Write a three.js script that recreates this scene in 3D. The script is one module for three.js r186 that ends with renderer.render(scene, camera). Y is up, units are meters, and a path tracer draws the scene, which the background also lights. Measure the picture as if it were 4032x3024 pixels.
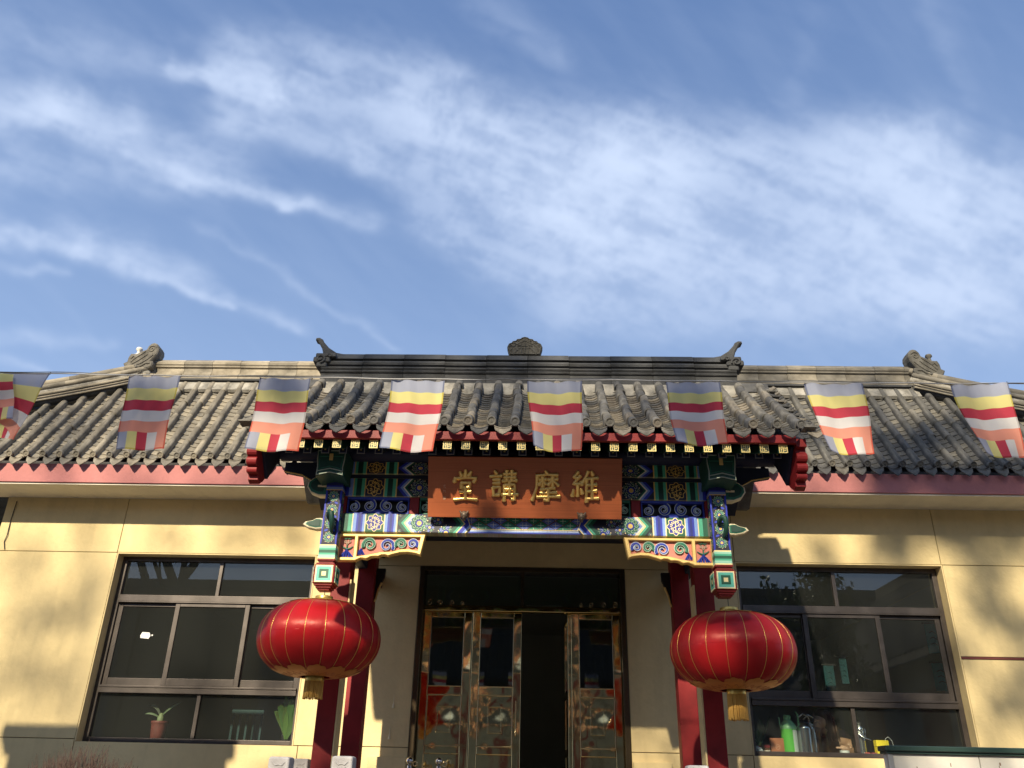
import * as THREE from 'three';
import { mergeGeometries, toCreasedNormals } from 'three/addons/utils/BufferGeometryUtils.js';
import { RoundedBoxGeometry } from 'three/addons/geometries/RoundedBoxGeometry.js';
import { MarchingCubes } from 'three/addons/objects/MarchingCubes.js';

// ---------------------------------------------------------------- camera
const scene = new THREE.Scene();
const D2R = Math.PI / 180;
const FOCAL = 3261, PITCH = 25.92 * D2R, ROLL = 1.3 * D2R, YAW = 1.7 * D2R;
const camera = new THREE.PerspectiveCamera(2 * Math.atan(1512 / FOCAL) / D2R, 4032 / 3024, 0.05, 600);
camera.position.set(0.05, 1.6, 9);
{
  const f0 = new THREE.Vector3(-Math.sin(YAW), 0, -Math.cos(YAW)), r0 = new THREE.Vector3(Math.cos(YAW), 0, -Math.sin(YAW)), y0 = new THREE.Vector3(0, 1, 0);
  const f = f0.clone().multiplyScalar(Math.cos(PITCH)).addScaledVector(y0, Math.sin(PITCH));
  const u = y0.clone().multiplyScalar(Math.cos(PITCH)).addScaledVector(f0, -Math.sin(PITCH));
  const r = r0.clone().multiplyScalar(Math.cos(ROLL)).addScaledVector(u, Math.sin(ROLL));
  const uu = u.clone().multiplyScalar(Math.cos(ROLL)).addScaledVector(r0, -Math.sin(ROLL));
  camera.quaternion.setFromRotationMatrix(new THREE.Matrix4().makeBasis(r, uu, f.clone().negate()));
}
const renderer = new THREE.WebGLRenderer({ antialias: true });
renderer.setSize(1024, 768);
renderer.toneMapping = THREE.LinearToneMapping;
renderer.toneMappingExposure = 1.56;
renderer.shadowMap.enabled = true;

// ---------------------------------------------------------------- noise
function rng(seed) { let a = seed >>> 0; return () => { a = (a + 0x6D2B79F5) >>> 0; let t = a; t = Math.imul(t ^ (t >>> 15), t | 1); t ^= t + Math.imul(t ^ (t >>> 7), t | 61); return ((t ^ (t >>> 14)) >>> 0) / 4294967296; }; }
const NT = new Float32Array(65536); { const r = rng(77); for (let i = 0; i < 65536; i++) NT[i] = r(); }
const hash2 = (i, j) => NT[(Math.imul(i & 1023, 197) + Math.imul(j & 1023, 9173) + (i >> 3 & 7) * 31) & 65535];
function vnoise(x, y, per = 0, perY = per) {
  let i = Math.floor(x), j = Math.floor(y); const fx = x - i, fy = y - j;
  const u = fx * fx * (3 - 2 * fx), v = fy * fy * (3 - 2 * fy);
  let i1 = i + 1, j1 = j + 1;
  if (per) { i = ((i % per) + per) % per; j = ((j % perY) + perY) % perY; i1 = ((i1 % per) + per) % per; j1 = ((j1 % perY) + perY) % perY; }
  const a = hash2(i, j), b = hash2(i1, j), c = hash2(i, j1), d = hash2(i1, j1);
  return a + (b - a) * u + (c - a) * v + (a - b - c + d) * u * v;
}
function fbm(x, y, oct = 5, per = 0, gain = 0.5, perY = per) { let s = 0, a = 1, n = 0; for (let o = 0; o < oct; o++) { s += a * vnoise(x + o * 17.3 * (per ? 0 : 1), y + o * 9.1 * (per ? 0 : 1), per, perY); n += a; a *= gain; x *= 2; y *= 2; per *= 2; perY *= 2; } return s / n; }
const clamp = (x, a = 0, b = 1) => Math.min(b, Math.max(a, x)), lerp = (a, b, t) => a + (b - a) * t, sstep = (a, b, x) => { const t = clamp((x - a) / (b - a)); return t * t * (3 - 2 * t); };

// ---------------------------------------------------------------- sky (air and cirrus, by direction) and sun
const SUN = new THREE.Vector3(-0.28, 0.615, 1).normalize();
function skyTexture() {
  const W = 2048, H = 1024, data = new Float32Array(W * H * 4);
  // flat sky chart touching the dome at 40 degrees up, 2 degrees left of the hall's axis
  const E0 = 40 * D2R, A0 = -2 * D2R, c0 = [Math.sin(A0) * Math.cos(E0), Math.sin(E0), -Math.cos(A0) * Math.cos(E0)], r0 = [Math.cos(A0), 0, Math.sin(A0)];
  const u0 = [r0[1] * c0[2] - r0[2] * c0[1], r0[2] * c0[0] - r0[0] * c0[2], r0[0] * c0[1] - r0[1] * c0[0]]; if (u0[1] < 0) for (let i = 0; i < 3; i++) u0[i] *= -1;
  const dot = (a, x, y, z) => a[0] * x + a[1] * y + a[2] * z;
  for (let j = 0; j < H; j++) {
    const el = (0.5 - (j + 0.5) / H) * 180;
    for (let i = 0; i < W; i++) {
      const k = ((H - 1 - j) * W + i) * 4;
      const lon = ((i + 0.5) / W - 0.5) * 2 * Math.PI;
      const dx = Math.cos(el * D2R) * Math.cos(lon), dz = Math.cos(el * D2R) * Math.sin(lon), dy = Math.sin(el * D2R);
      const t = Math.pow(1 - clamp(Math.max(0, el) / 90), 2.6);
      const sd = clamp(dot([SUN.x, SUN.y, SUN.z], dx, dy, dz), -1, 1), glow = 0.14 * Math.pow(clamp(0.5 + 0.5 * sd), 6);
      let r = 0.030 + 0.345 * t + glow, g = 0.086 + 0.435 * t + glow * 0.95, b = 0.236 + 0.53 * t + glow * 0.8;
      if (el > -3) {
        const f = dot(c0, dx, dy, dz); let m = 0;
        const near = f > 0.5 ? sstep(0.62, 0.8, f) : 0;
        if (near > 0) {
          const u = dot(r0, dx, dy, dz) / f, v = dot(u0, dx, dy, dz) / f;
          const wu = u + 0.075 * (fbm(u * 5 + 3, v * 6 + 9, 4) - 0.5) + 0.016 * (fbm(u * 34 + 1, v * 34 + 2, 3) - 0.5), wv = v + 0.055 * (fbm(u * 5 + 31, v * 6 + 4, 4) - 0.5) + 0.016 * (fbm(u * 34 + 8, v * 34 + 5, 3) - 0.5);
          let d = 0;
          for (const [ua, va, ub, vb, wa, wb, st] of CIRRUS) {
            const ex = ub - ua, ey = vb - va, L2 = ex * ex + ey * ey, s = ((wu - ua) * ex + (wv - va) * ey) / L2, q = clamp(s), L = Math.sqrt(L2), w = lerp(wa, wb, q), over = Math.max(0, s - 1, -s) * L;
            let n = (-(wu - ua) * ey + (wv - va) * ex) / L; if (n < 0) n *= 1.25; else n *= 0.85;
            const e = (n * n + over * over * 0.6) / (w * w); if (e < 6) d += st * Math.exp(-e);
          }
          const ca = Math.cos(-0.33), sa = Math.sin(-0.33), fu = u * ca + v * sa, fv = -u * sa + v * ca;
          const fibre = fbm(fu * 12 + 7, fv * 60 + 2, 4, 0, 0.72), puff = fbm(wu * 24 + 11, wv * 34 + 5, 5, 0, 0.72), big = fbm(u * 7 + 1, v * 8 + 3, 3), down = fbm((u + v * 0.9) * 30, (v - u * 0.5) * 5, 4);
          m = d * 0.98 * (0.65 + 0.35 * sstep(0.25, 0.75, big)) * (0.42 + 0.82 * sstep(0.3, 0.7, 0.45 * fibre + 0.55 * puff)) * (0.95 + 0.1 * down);
          m = (1 - Math.exp(-1.35 * m)) * 0.93 + 0.05 * fibre + 0.04 * sstep(0.4, 0.8, down) + 0.04;
        }
        if (near < 1) { const P = 1 / Math.max(0.12, dy), X = dx * P, Z = dz * P; const h = 0.75 * sstep(0.42, 0.72, fbm(X * 0.9 + Z * 0.3 + 5, Z * 0.5 + 8, 6)) * (0.5 + 0.5 * fbm(X * 4, Z * 1.5, 4)); m = lerp(h, m, near); }
        m *= sstep(-3, 5, el);
        r = lerp(r, 0.425 + glow, m); g = lerp(g, 0.505 + glow, m); b = lerp(b, 0.66 + glow * 0.8, m);
      }
      if (el < 0) { const q = sstep(0, -6, el); r = lerp(r, 0.26, q); g = lerp(g, 0.24, q); b = lerp(b, 0.21, q); }
      data[k] = r; data[k + 1] = g; data[k + 2] = b; data[k + 3] = 1;
    }
  }
  const tx = new THREE.DataTexture(data, W, H, THREE.RGBAFormat, THREE.FloatType);
  tx.mapping = THREE.EquirectangularReflectionMapping; tx.magFilter = THREE.LinearFilter; tx.minFilter = THREE.LinearFilter; tx.wrapS = THREE.RepeatWrapping; tx.needsUpdate = true;
  return tx;
}
// cirrus bands on the chart: from (u, v) to (u, v), half width at each end, density
const CIRRUS = [
 [-0.697, 0.068, -0.549, 0.061, 0.0335, 0.0235, 1.00],
 [-0.549, 0.061, -0.420, 0.016, 0.0224, 0.0201, 0.95],
 [-0.436, 0.021, -0.256, -0.043, 0.0190, 0.0078, 1.00],
 [-0.277, -0.038, -0.179, -0.057, 0.0078, 0.0145, 0.45],
 [-0.706, 0.009, -0.373, -0.009, 0.0391, 0.0279, 0.35],
 [-0.536, 0.084, -0.329, 0.018, 0.0168, 0.0224, 0.35],
 [-0.381, 0.111, -0.293, 0.090, 0.0078, 0.0190, 0.80],
 [-0.304, 0.085, -0.113, 0.070, 0.0235, 0.0335, 0.75],
 [-0.327, 0.054, -0.189, 0.022, 0.0190, 0.0224, 0.60],
 [-0.124, 0.064, 0.157, 0.020, 0.0347, 0.0447, 0.80],
 [0.146, 0.020, 0.483, 0.007, 0.0391, 0.0358, 0.80],
 [0.429, 0.006, 0.708, -0.024, 0.0391, 0.0447, 0.62],
 [-0.189, 0.017, -0.059, -0.028, 0.0257, 0.0335, 0.50],
 [-0.086, 0.024, 0.106, -0.045, 0.0335, 0.0447, 0.65],
 [0.079, -0.046, 0.490, -0.040, 0.0531, 0.0559, 0.85],
 [0.108, -0.086, 0.530, -0.116, 0.0391, 0.0447, 0.80],
 [-0.113, -0.056, 0.082, -0.122, 0.0257, 0.0313, 0.42],
 [0.083, -0.145, 0.677, -0.152, 0.0391, 0.0447, 0.50],
 [0.465, -0.052, 0.725, -0.111, 0.0447, 0.0503, 0.55],
 [0.007, -0.037, 0.084, -0.040, 0.0089, 0.0089, 0.40],
 [0.098, -0.094, 0.175, -0.084, 0.0101, 0.0089, 0.40],
 [-0.689, -0.060, -0.523, -0.099, 0.0190, 0.0134, 0.75],
 [-0.529, -0.102, -0.339, -0.168, 0.0134, 0.0039, 0.85],
 [-0.469, -0.109, -0.250, -0.190, 0.0123, 0.0078, 0.45],
 [-0.543, -0.078, -0.381, -0.123, 0.0224, 0.0168, 0.30],
 [-0.372, -0.062, -0.137, -0.207, 0.0078, 0.0034, 0.22],
 [-0.669, -0.114, -0.538, -0.127, 0.0089, 0.0056, 0.30],
 [-0.681, -0.201, -0.490, -0.214, 0.0123, 0.0078, 0.28],
 [-0.687, -0.239, -0.579, -0.248, 0.0089, 0.0056, 0.35],
 [-0.633, 0.146, -0.344, 0.109, 0.0335, 0.0224, 0.25],
 [-0.312, 0.130, -0.060, 0.106, 0.0224, 0.0168, 0.30],
 [-0.040, 0.190, 0.060, 0.144, 0.0250, 0.0128, 0.12],
 [0.322, 0.189, 0.312, 0.086, 0.0201, 0.0105, 0.05],
 [0.455, 0.197, 0.527, 0.076, 0.0168, 0.0112, 0.10],
 [0.421, 0.068, 0.597, 0.016, 0.0145, 0.0168, 0.25],
];
const skyTex = skyTexture();
scene.background = skyTex; scene.environment = skyTex;
const sun = new THREE.DirectionalLight(new THREE.Color().setRGB(1.0, 0.86, 0.62), 5.0);
sun.shadow.radius = 1.7;
sun.target.position.set(0, 3, 0); sun.position.copy(SUN).multiplyScalar(60).add(sun.target.position); sun.castShadow = true;
Object.assign(sun.shadow.camera, { left: -16, right: 16, top: 16, bottom: -16, near: 1, far: 140 }); sun.shadow.mapSize.set(4096, 4096);
scene.add(sun, sun.target);

// ---------------------------------------------------------------- helpers
const used = new Map();
function numbered(n) { const k = used.get(n) || 0; used.set(n, k + 1); return k ? n + '_' + String(k).padStart(3, '0') : n; }
function tag(o, label, category, group, kind) { if (label) o.userData.label = label; if (category) o.userData.category = category; if (group) o.userData.group = group; if (kind) o.userData.kind = kind; return o; }
function thing(name, label, category, pos = [0, 0, 0], group) { const g = new THREE.Group(); g.name = numbered(name); g.position.set(...pos); scene.add(g); return tag(g, label, category, group); }
function grp(name, parent, pos) { const g = new THREE.Group(); g.name = name; if (pos) g.position.set(...pos); parent.add(g); return g; }
function norm(g) {
  let q = g.index ? g.toNonIndexed() : g;
  if (!q.attributes.normal) q.computeVertexNormals();
  for (const k of Object.keys(q.attributes)) if (!['position', 'normal', 'uv', 'color'].includes(k)) q.deleteAttribute(k);
  if (!q.attributes.uv) q.setAttribute('uv', new THREE.BufferAttribute(new Float32Array(q.attributes.position.count * 2), 2));
  q.morphAttributes = {}; q.groups = []; return q;
}
function merge(list) { const l = list.flat(9).map(norm); return l.length === 1 ? l[0] : mergeGeometries(l, false); }
function wuv(g) { // uv in metres by the face's main direction
  const q = norm(g), p = q.attributes.position, uv = q.attributes.uv; const a = new THREE.Vector3(), b = new THREE.Vector3(), c = new THREE.Vector3();
  for (let i = 0; i < p.count; i += 3) {
    a.fromBufferAttribute(p, i); b.fromBufferAttribute(p, i + 1).sub(a); c.fromBufferAttribute(p, i + 2).sub(a); b.cross(c);
    const x = Math.abs(b.x), y = Math.abs(b.y), z = Math.abs(b.z);
    for (let k = 0; k < 3; k++) { const X = p.getX(i + k), Y = p.getY(i + k), Z = p.getZ(i + k); if (z >= x && z >= y) uv.setXY(i + k, X, Y); else if (x >= y) uv.setXY(i + k, Z, Y); else uv.setXY(i + k, X, Z); }
  }
  return q;
}
function mesh(name, geo, mat, parent = scene, keepUV = false) {
  let g = Array.isArray(geo) ? merge(geo) : norm(geo); if (!keepUV) g = wuv(g);
  const m = new THREE.Mesh(g, mat); m.name = parent === scene ? numbered(name) : name; m.castShadow = m.receiveShadow = true; parent.add(m); return m;
}
function raw(name, geo, mat, parent, x = 0, y = 0, z = 0) { const m = new THREE.Mesh(geo, mat); m.name = name; m.position.set(x, y, z); m.castShadow = m.receiveShadow = true; parent.add(m); return m; }
const bx = (x0, x1, y0, y1, z0, z1) => new THREE.BoxGeometry(x1 - x0, y1 - y0, z1 - z0).translate((x0 + x1) / 2, (y0 + y1) / 2, (z0 + z1) / 2);
const rb = (x0, x1, y0, y1, z0, z1, r = 0.006) => new RoundedBoxGeometry(x1 - x0, y1 - y0, z1 - z0, 1, Math.min(r, (x1 - x0) / 2.2, (y1 - y0) / 2.2, (z1 - z0) / 2.2)).translate((x0 + x1) / 2, (y0 + y1) / 2, (z0 + z1) / 2);
function ext(pts, depth, z0 = 0, bevel = 0, holes = []) { // outline in x,y pulled along +z from z0
  const s = new THREE.Shape(pts.map(p => new THREE.Vector2(p[0], p[1]))); for (const h of holes) s.holes.push(new THREE.Path(h.map(p => new THREE.Vector2(p[0], p[1]))));
  return new THREE.ExtrudeGeometry(s, { depth: depth - 2 * bevel, bevelEnabled: bevel > 0, bevelThickness: bevel, bevelSize: bevel, bevelOffset: -bevel, bevelSegments: 1, curveSegments: 8 }).translate(0, 0, z0 + bevel);
}
function extX(pts, x0, x1, bevel = 0) { // outline given as [z,y], pulled along x
  const g = ext(pts.map(p => [-p[0], p[1]]), x1 - x0, 0, bevel); g.rotateY(Math.PI / 2); return g.translate(x0, 0, 0);
}
function sweep(pts, rad, radial = 8, flat = 1, up = null) { // tube along points, radius per point, rounded ends
  const P = pts.map(p => new THREE.Vector3(...p)), n = P.length, R = i => Array.isArray(rad) ? rad[Math.min(i, rad.length - 1)] : rad;
  const pos = [], nor = [], idx = []; let N = null; const T = new THREE.Vector3();
  for (let i = 0; i < n; i++) {
    T.copy(P[Math.min(n - 1, i + 1)]).sub(P[Math.max(0, i - 1)]).normalize();
    if (up) N = new THREE.Vector3(...up).addScaledVector(T, -T.dot(new THREE.Vector3(...up))).normalize();
    else if (!N) N = Math.abs(T.y) < 0.9 ? new THREE.Vector3(0, 1, 0).addScaledVector(T, -T.y).normalize() : new THREE.Vector3(1, 0, 0).addScaledVector(T, -T.x).normalize();
    else N.addScaledVector(T, -N.dot(T)).normalize();
    const B = new THREE.Vector3().crossVectors(T, N);
    for (let k = 0; k < radial; k++) { const a = k / radial * 2 * Math.PI, c = Math.cos(a), s = Math.sin(a); const v = N.clone().multiplyScalar(c * flat).addScaledVector(B, s); pos.push(P[i].x + v.x * R(i), P[i].y + v.y * R(i), P[i].z + v.z * R(i)); const w = N.clone().multiplyScalar(c / flat).addScaledVector(B, s).normalize(); nor.push(w.x, w.y, w.z); }
  }
  for (let i = 0; i < n - 1; i++) for (let k = 0; k < radial; k++) { const a = i * radial + k, b = i * radial + (k + 1) % radial; idx.push(a, b, a + radial, b, b + radial, a + radial); }
  for (const [i, s] of [[0, -1], [n - 1, 1]]) { const c = pos.length / 3; const d = P[i].clone().sub(P[i ? i - 1 : 1]).normalize(); const e = P[i].clone().addScaledVector(d, R(i) * 0.5); pos.push(e.x, e.y, e.z); nor.push(d.x, d.y, d.z); for (let k = 0; k < radial; k++) { const a = i * radial + k, b = i * radial + (k + 1) % radial; s > 0 ? idx.push(a, b, c) : idx.push(b, a, c); } }
  const g = new THREE.BufferGeometry(); g.setAttribute('position', new THREE.Float32BufferAttribute(pos, 3)); g.setAttribute('normal', new THREE.Float32BufferAttribute(nor, 3)); g.setIndex(idx); return g.toNonIndexed();
}
const cyl = (r0, r1, h, x = 0, y = 0, z = 0, seg = 20) => new THREE.CylinderGeometry(r1, r0, h, seg).translate(x, y + h / 2, z);
const lathe = (pts, seg = 28) => new THREE.LatheGeometry(pts.map(p => new THREE.Vector2(p[0], p[1])), seg);
function bar(p, q, w, h, up = [0, 1, 0]) { // straight bar of rectangular section between two points
  const P = new THREE.Vector3(...p), Q = new THREE.Vector3(...q), d = Q.clone().sub(P), L = d.length(); d.normalize();
  const s = new THREE.Vector3().crossVectors(d, new THREE.Vector3(...up)).normalize(), u = new THREE.Vector3().crossVectors(s, d);
  return new RoundedBoxGeometry(L, h, w, 1, Math.min(w, h) * 0.12).applyMatrix4(new THREE.Matrix4().makeBasis(d, u, s.clone()).setPosition(P.add(Q).multiplyScalar(0.5)));
}
function spiral(cx, cy, z, r0, r1, a0, turns, n = 26) { const o = []; for (let i = 0; i <= n; i++) { const t = i / n, a = a0 + t * turns * 2 * Math.PI, r = lerp(r0, r1, t); o.push([cx + r * Math.cos(a), cy + r * Math.sin(a), z]); } return o; }

// ---------------------------------------------------------------- textures
function canvas(w, h, draw) { const c = document.createElement('canvas'); c.width = w; c.height = h; draw(c.getContext('2d'), w, h); return c; }
function ctex(c, srgb = true) { const t = new THREE.CanvasTexture(c); if (srgb) t.colorSpace = THREE.SRGBColorSpace; t.wrapS = t.wrapT = THREE.RepeatWrapping; t.magFilter = THREE.LinearFilter; return t; }
function dtex(n, f, srgb = false) { // f(u,v) -> grey or [r,g,b], 0..1
  const d = new Uint8Array(n * n * 4); for (let j = 0; j < n; j++) for (let i = 0; i < n; i++) { const v = f(i / n, j / n), k = (j * n + i) * 4; const a = Array.isArray(v) ? v : [v, v, v]; d[k] = clamp(a[0]) * 255; d[k + 1] = clamp(a[1]) * 255; d[k + 2] = clamp(a[2]) * 255; d[k + 3] = 255; }
  const t = new THREE.DataTexture(d, n, n, THREE.RGBAFormat); t.wrapS = t.wrapT = THREE.RepeatWrapping; t.magFilter = THREE.LinearFilter; t.minFilter = THREE.LinearFilter; if (srgb) t.colorSpace = THREE.SRGBColorSpace; t.needsUpdate = true; return t;
}
const rep = (t, x, y = x) => { const c = t.clone(); c.repeat.set(x, y); c.needsUpdate = true; return c; };
const toS = (x) => x <= 0.0031308 ? x * 12.92 : 1.055 * Math.pow(x, 1 / 2.4) - 0.055;
// grey-scale wear multiplied into the base colour: sRGB map near white
const wearFine = dtex(512, (u, v) => { const a = fbm(u * 8, v * 8, 6, 8), b = fbm(u * 40, v * 40, 3, 40); return toS(clamp(0.62 + 0.5 * (a - 0.2) + 0.12 * (b - 0.5))); }, true);
const wearStrong = dtex(512, (u, v) => { const a = fbm(u * 6, v * 6, 6, 6, 0.6), b = fbm(u * 30 + 4, v * 30, 4, 30); const m = sstep(0.5, 0.66, fbm(u * 5 + 3, v * 5 + 1, 5, 5)); const s = clamp(0.42 + 0.75 * (a - 0.22) + 0.22 * (b - 0.5) + 0.18 * m); return [toS(s * 1.02), toS(s), toS(s * 0.96)]; }, true);
const stuccoMap = dtex(1024, (u, v) => { const a = fbm(u * 4, v * 4, 6, 4), b = fbm(u * 48, v * 48, 3, 48), st = sstep(0.5, 0.8, fbm(u * 22, v * 2, 4, 22, 0.55, 2)), pt = sstep(0.56, 0.62, fbm(u * 3 + 5, v * 3 + 2, 5, 3)); const s = clamp(0.83 + 0.26 * (a - 0.5) + 0.07 * (b - 0.5) - 0.045 * st - 0.03 * pt); return [toS(s), toS(s * 0.992), toS(s * 0.975)]; }, true);
const stuccoBump = dtex(512, (u, v) => 0.5 * fbm(u * 60, v * 60, 4, 60) + 0.5 * fbm(u * 6, v * 6, 4, 6));
const grainBump = dtex(512, (u, v) => fbm(u * 64, v * 64, 4, 64));
const waveBump = dtex(512, (u, v) => fbm(u * 5, v * 5, 3, 5, 0.35));
const lin = (r, g, b) => new THREE.Color().setRGB(r, g, b);
function std(c, rough, o = {}) { return new THREE.MeshStandardMaterial({ color: lin(...c), roughness: rough, ...o }); }
function phys(c, rough, o = {}) { return new THREE.MeshPhysicalMaterial({ color: lin(...c), roughness: rough, ...o }); }
const M = {
  stucco: std([0.86, 0.70, 0.385], 0.9, { map: rep(stuccoMap, 0.4), bumpMap: rep(stuccoBump, 0.7), bumpScale: 0.004 }),
  stuccoPale: std([0.90, 0.85, 0.74], 0.9, { map: rep(stuccoMap, 0.3), bumpMap: rep(stuccoBump, 0.8), bumpScale: 0.003 }),
  joint: std([0.20, 0.14, 0.07], 0.95),
  pinkRed: std([0.56, 0.215, 0.215], 0.75, { map: rep(stuccoMap, 0.55), bumpMap: rep(stuccoBump, 0.8), bumpScale: 0.003 }),
  redPaint: phys([0.30, 0.022, 0.026], 0.5, { map: rep(wearFine, 0.8), specularIntensity: 0.6 }),
  redDark: std([0.20, 0.022, 0.026], 0.55, { map: rep(wearFine, 0.8) }),
  maroonStrip: std([0.14, 0.035, 0.03], 0.6),
  tileCap: std([0.42, 0.40, 0.365], 0.92, { map: rep(wearStrong, 1.1), bumpMap: rep(grainBump, 2.5), bumpScale: 0.004 }),
  frame: std([0.125, 0.108, 0.10], 0.38, { metalness: 0.55, map: rep(wearFine, 1) }),
  frameDark: std([0.02, 0.018, 0.017], 0.6),
  glass: phys([0.93, 0.97, 0.95], 0.0, { transmission: 0.9915, thickness: 0, ior: 1.52 }),
  glassDark: phys([0.62, 0.68, 0.68], 0.0, { transmission: 1, thickness: 0, ior: 1.5 }),
  brass: phys([0.88, 0.68, 0.32], 0.08, { metalness: 1, bumpMap: rep(waveBump, 0.6), bumpScale: 0.03 }),
  brassEdge: phys([0.72, 0.58, 0.34], 0.16, { metalness: 1 }),
  bronzeDark: phys([0.10, 0.075, 0.045], 0.25, { metalness: 0.7 }),
  interior: std([0.46, 0.45, 0.41], 0.9), interiorDark: std([0.16, 0.155, 0.145], 0.9),
  gold: std([0.95, 0.66, 0.24], 0.34, { metalness: 0.85 }),
  goldPaint: std([0.82, 0.58, 0.22], 0.42, { metalness: 0.35 }),
  woodRed: std([0.36, 0.115, 0.042], 0.5),
  black: std([0.012, 0.012, 0.013], 0.5),
  navy: std([0.010, 0.016, 0.06], 0.6), navyBoard: std([0.012, 0.02, 0.05], 0.7),
  blue: std([0.022, 0.045, 0.38], 0.5), blueLight: std([0.16, 0.25, 0.62], 0.5), green: std([0.02, 0.16, 0.105], 0.5), greenDark: std([0.008, 0.055, 0.042], 0.55), teal: std([0.13, 0.44, 0.36], 0.5),
  cream: std([0.80, 0.72, 0.5], 0.5), whitePaint: std([0.78, 0.78, 0.78], 0.5),
  stone: std([0.46, 0.44, 0.42], 0.85, { map: rep(wearFine, 1.6), bumpMap: rep(grainBump, 2), bumpScale: 0.002 }),
};
// four tones of fired grey clay for each roof
const clay = (tones, mapScale) => tones.map((c, i) => { const w = rep(wearStrong, mapScale); w.offset.set(i * 0.27, i * 0.41); return std(c, 0.93, { map: w, bumpMap: rep(grainBump, 3), bumpScale: 0.003 }); });
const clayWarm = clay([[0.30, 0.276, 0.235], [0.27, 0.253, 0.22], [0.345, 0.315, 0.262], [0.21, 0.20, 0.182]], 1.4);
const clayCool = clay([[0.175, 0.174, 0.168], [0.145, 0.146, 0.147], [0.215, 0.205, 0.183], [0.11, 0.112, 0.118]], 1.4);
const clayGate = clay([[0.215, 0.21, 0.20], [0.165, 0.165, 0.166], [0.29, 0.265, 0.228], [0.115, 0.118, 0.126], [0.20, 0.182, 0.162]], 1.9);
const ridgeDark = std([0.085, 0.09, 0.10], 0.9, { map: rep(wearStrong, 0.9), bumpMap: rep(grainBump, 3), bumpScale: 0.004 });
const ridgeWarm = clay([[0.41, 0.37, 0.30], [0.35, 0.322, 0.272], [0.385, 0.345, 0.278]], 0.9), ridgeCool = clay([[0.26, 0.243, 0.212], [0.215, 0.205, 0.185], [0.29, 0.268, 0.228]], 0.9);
const mortar = std([0.38, 0.37, 0.345], 0.95, { map: rep(wearStrong, 1.7), bumpMap: rep(stuccoBump, 2), bumpScale: 0.006 });
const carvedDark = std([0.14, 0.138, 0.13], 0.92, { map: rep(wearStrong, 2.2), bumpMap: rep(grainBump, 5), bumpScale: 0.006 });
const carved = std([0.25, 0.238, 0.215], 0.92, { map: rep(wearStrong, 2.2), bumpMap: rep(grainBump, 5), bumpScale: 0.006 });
// ---------------------------------------------------------------- ground and terrace
{
  const paving = std([0.15, 0.135, 0.115], 0.9, { map: rep(wearFine, 0.5), bumpMap: rep(grainBump, 1), bumpScale: 0.003 });
  const g = mesh('ground', new THREE.PlaneGeometry(1200, 1200).rotateX(-Math.PI / 2), paving); tag(g, null, null, null, 'structure');
  const t = mesh('terrace', [bx(-2.2, 2.2, 0, 1.0, 0, 3.6), bx(-2.2, 2.2, 0, 0.8, 3.6, 3.9), bx(-2.2, 2.2, 0, 0.6, 3.9, 4.2), bx(-2.2, 2.2, 0, 0.4, 4.2, 4.5), bx(-2.2, 2.2, 0, 0.2, 4.5, 4.8)], std([0.12, 0.108, 0.097], 0.85, { map: rep(wearFine, 1), bumpMap: rep(grainBump, 2), bumpScale: 0.002 })); tag(t, null, null, null, 'structure');
}

// ---------------------------------------------------------------- roof tile makers
function profile(z0, y0, z1, y1, sag, n = 40) { // eave to top, concave
  const P = []; for (let i = 0; i <= n; i++) { const t = i / n; P.push([lerp(z0, z1, t) - 0, lerp(y0, y1, t) - sag * 4 * t * (1 - t)]); }
  const L = [0]; for (let i = 1; i <= n; i++) L.push(L[i - 1] + Math.hypot(P[i][0] - P[i - 1][0], P[i][1] - P[i - 1][1]));
  const at = (s) => { s = clamp(s, 0, L[n]); let i = 1; while (i < n && L[i] < s) i++; const t = (s - L[i - 1]) / (L[i] - L[i - 1]); return [lerp(P[i - 1][0], P[i][0], t), lerp(P[i - 1][1], P[i][1], t)]; };
  const tan = (s) => { const a = at(s - 0.02), b = at(s + 0.02), l = Math.hypot(b[0] - a[0], b[1] - a[1]); return [(b[0] - a[0]) / l, (b[1] - a[1]) / l]; };
  return { at, tan, len: L[n] };
}
function barrelGeo(pr, s0, s1, r) { // half-round cover tile following the slope, its lower lip a little wider
  const pos = [], idx = [], K = 11, S = [[s0 - 0.012, r * 1.045], [s0 + 0.016, r * 1.045], [s0 + 0.02, r], [(s0 + s1) / 2, r * 0.985], [s1, r * 0.95]];
  const ring = (s, rr) => { const [z, y] = pr.at(s), [tz, ty] = pr.tan(s), nz = -ty, ny = tz; const sg = ny < 0 ? -1 : 1; const b = pos.length / 3; for (let k = 0; k <= K; k++) { const f = k / K, a = Math.PI * clamp((k - 1) / (K - 2)), c = Math.cos(a) * rr, h = k === 0 || k === K ? -0.034 : Math.sin(a) * rr; pos.push(c, y + ny * sg * h, z + nz * sg * h); } return b; };
  const bs = S.map(([s, rr]) => ring(s, rr));
  for (let i = 0; i < bs.length - 1; i++) for (let k = 0; k < K; k++) { const a = bs[i] + k, b = bs[i + 1] + k; idx.push(a, a + 1, b, a + 1, b + 1, b); }
  const e = ring(s0 - 0.012, r * 0.8); for (let k = 0; k < K; k++) idx.push(bs[0] + k, e + k, bs[0] + k + 1, e + k, e + k + 1, bs[0] + k + 1);
  const g = new THREE.BufferGeometry(); g.setAttribute('position', new THREE.Float32BufferAttribute(pos, 3)); g.setIndex(idx); g.computeVertexNormals(); return wuv(g);
}
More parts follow.
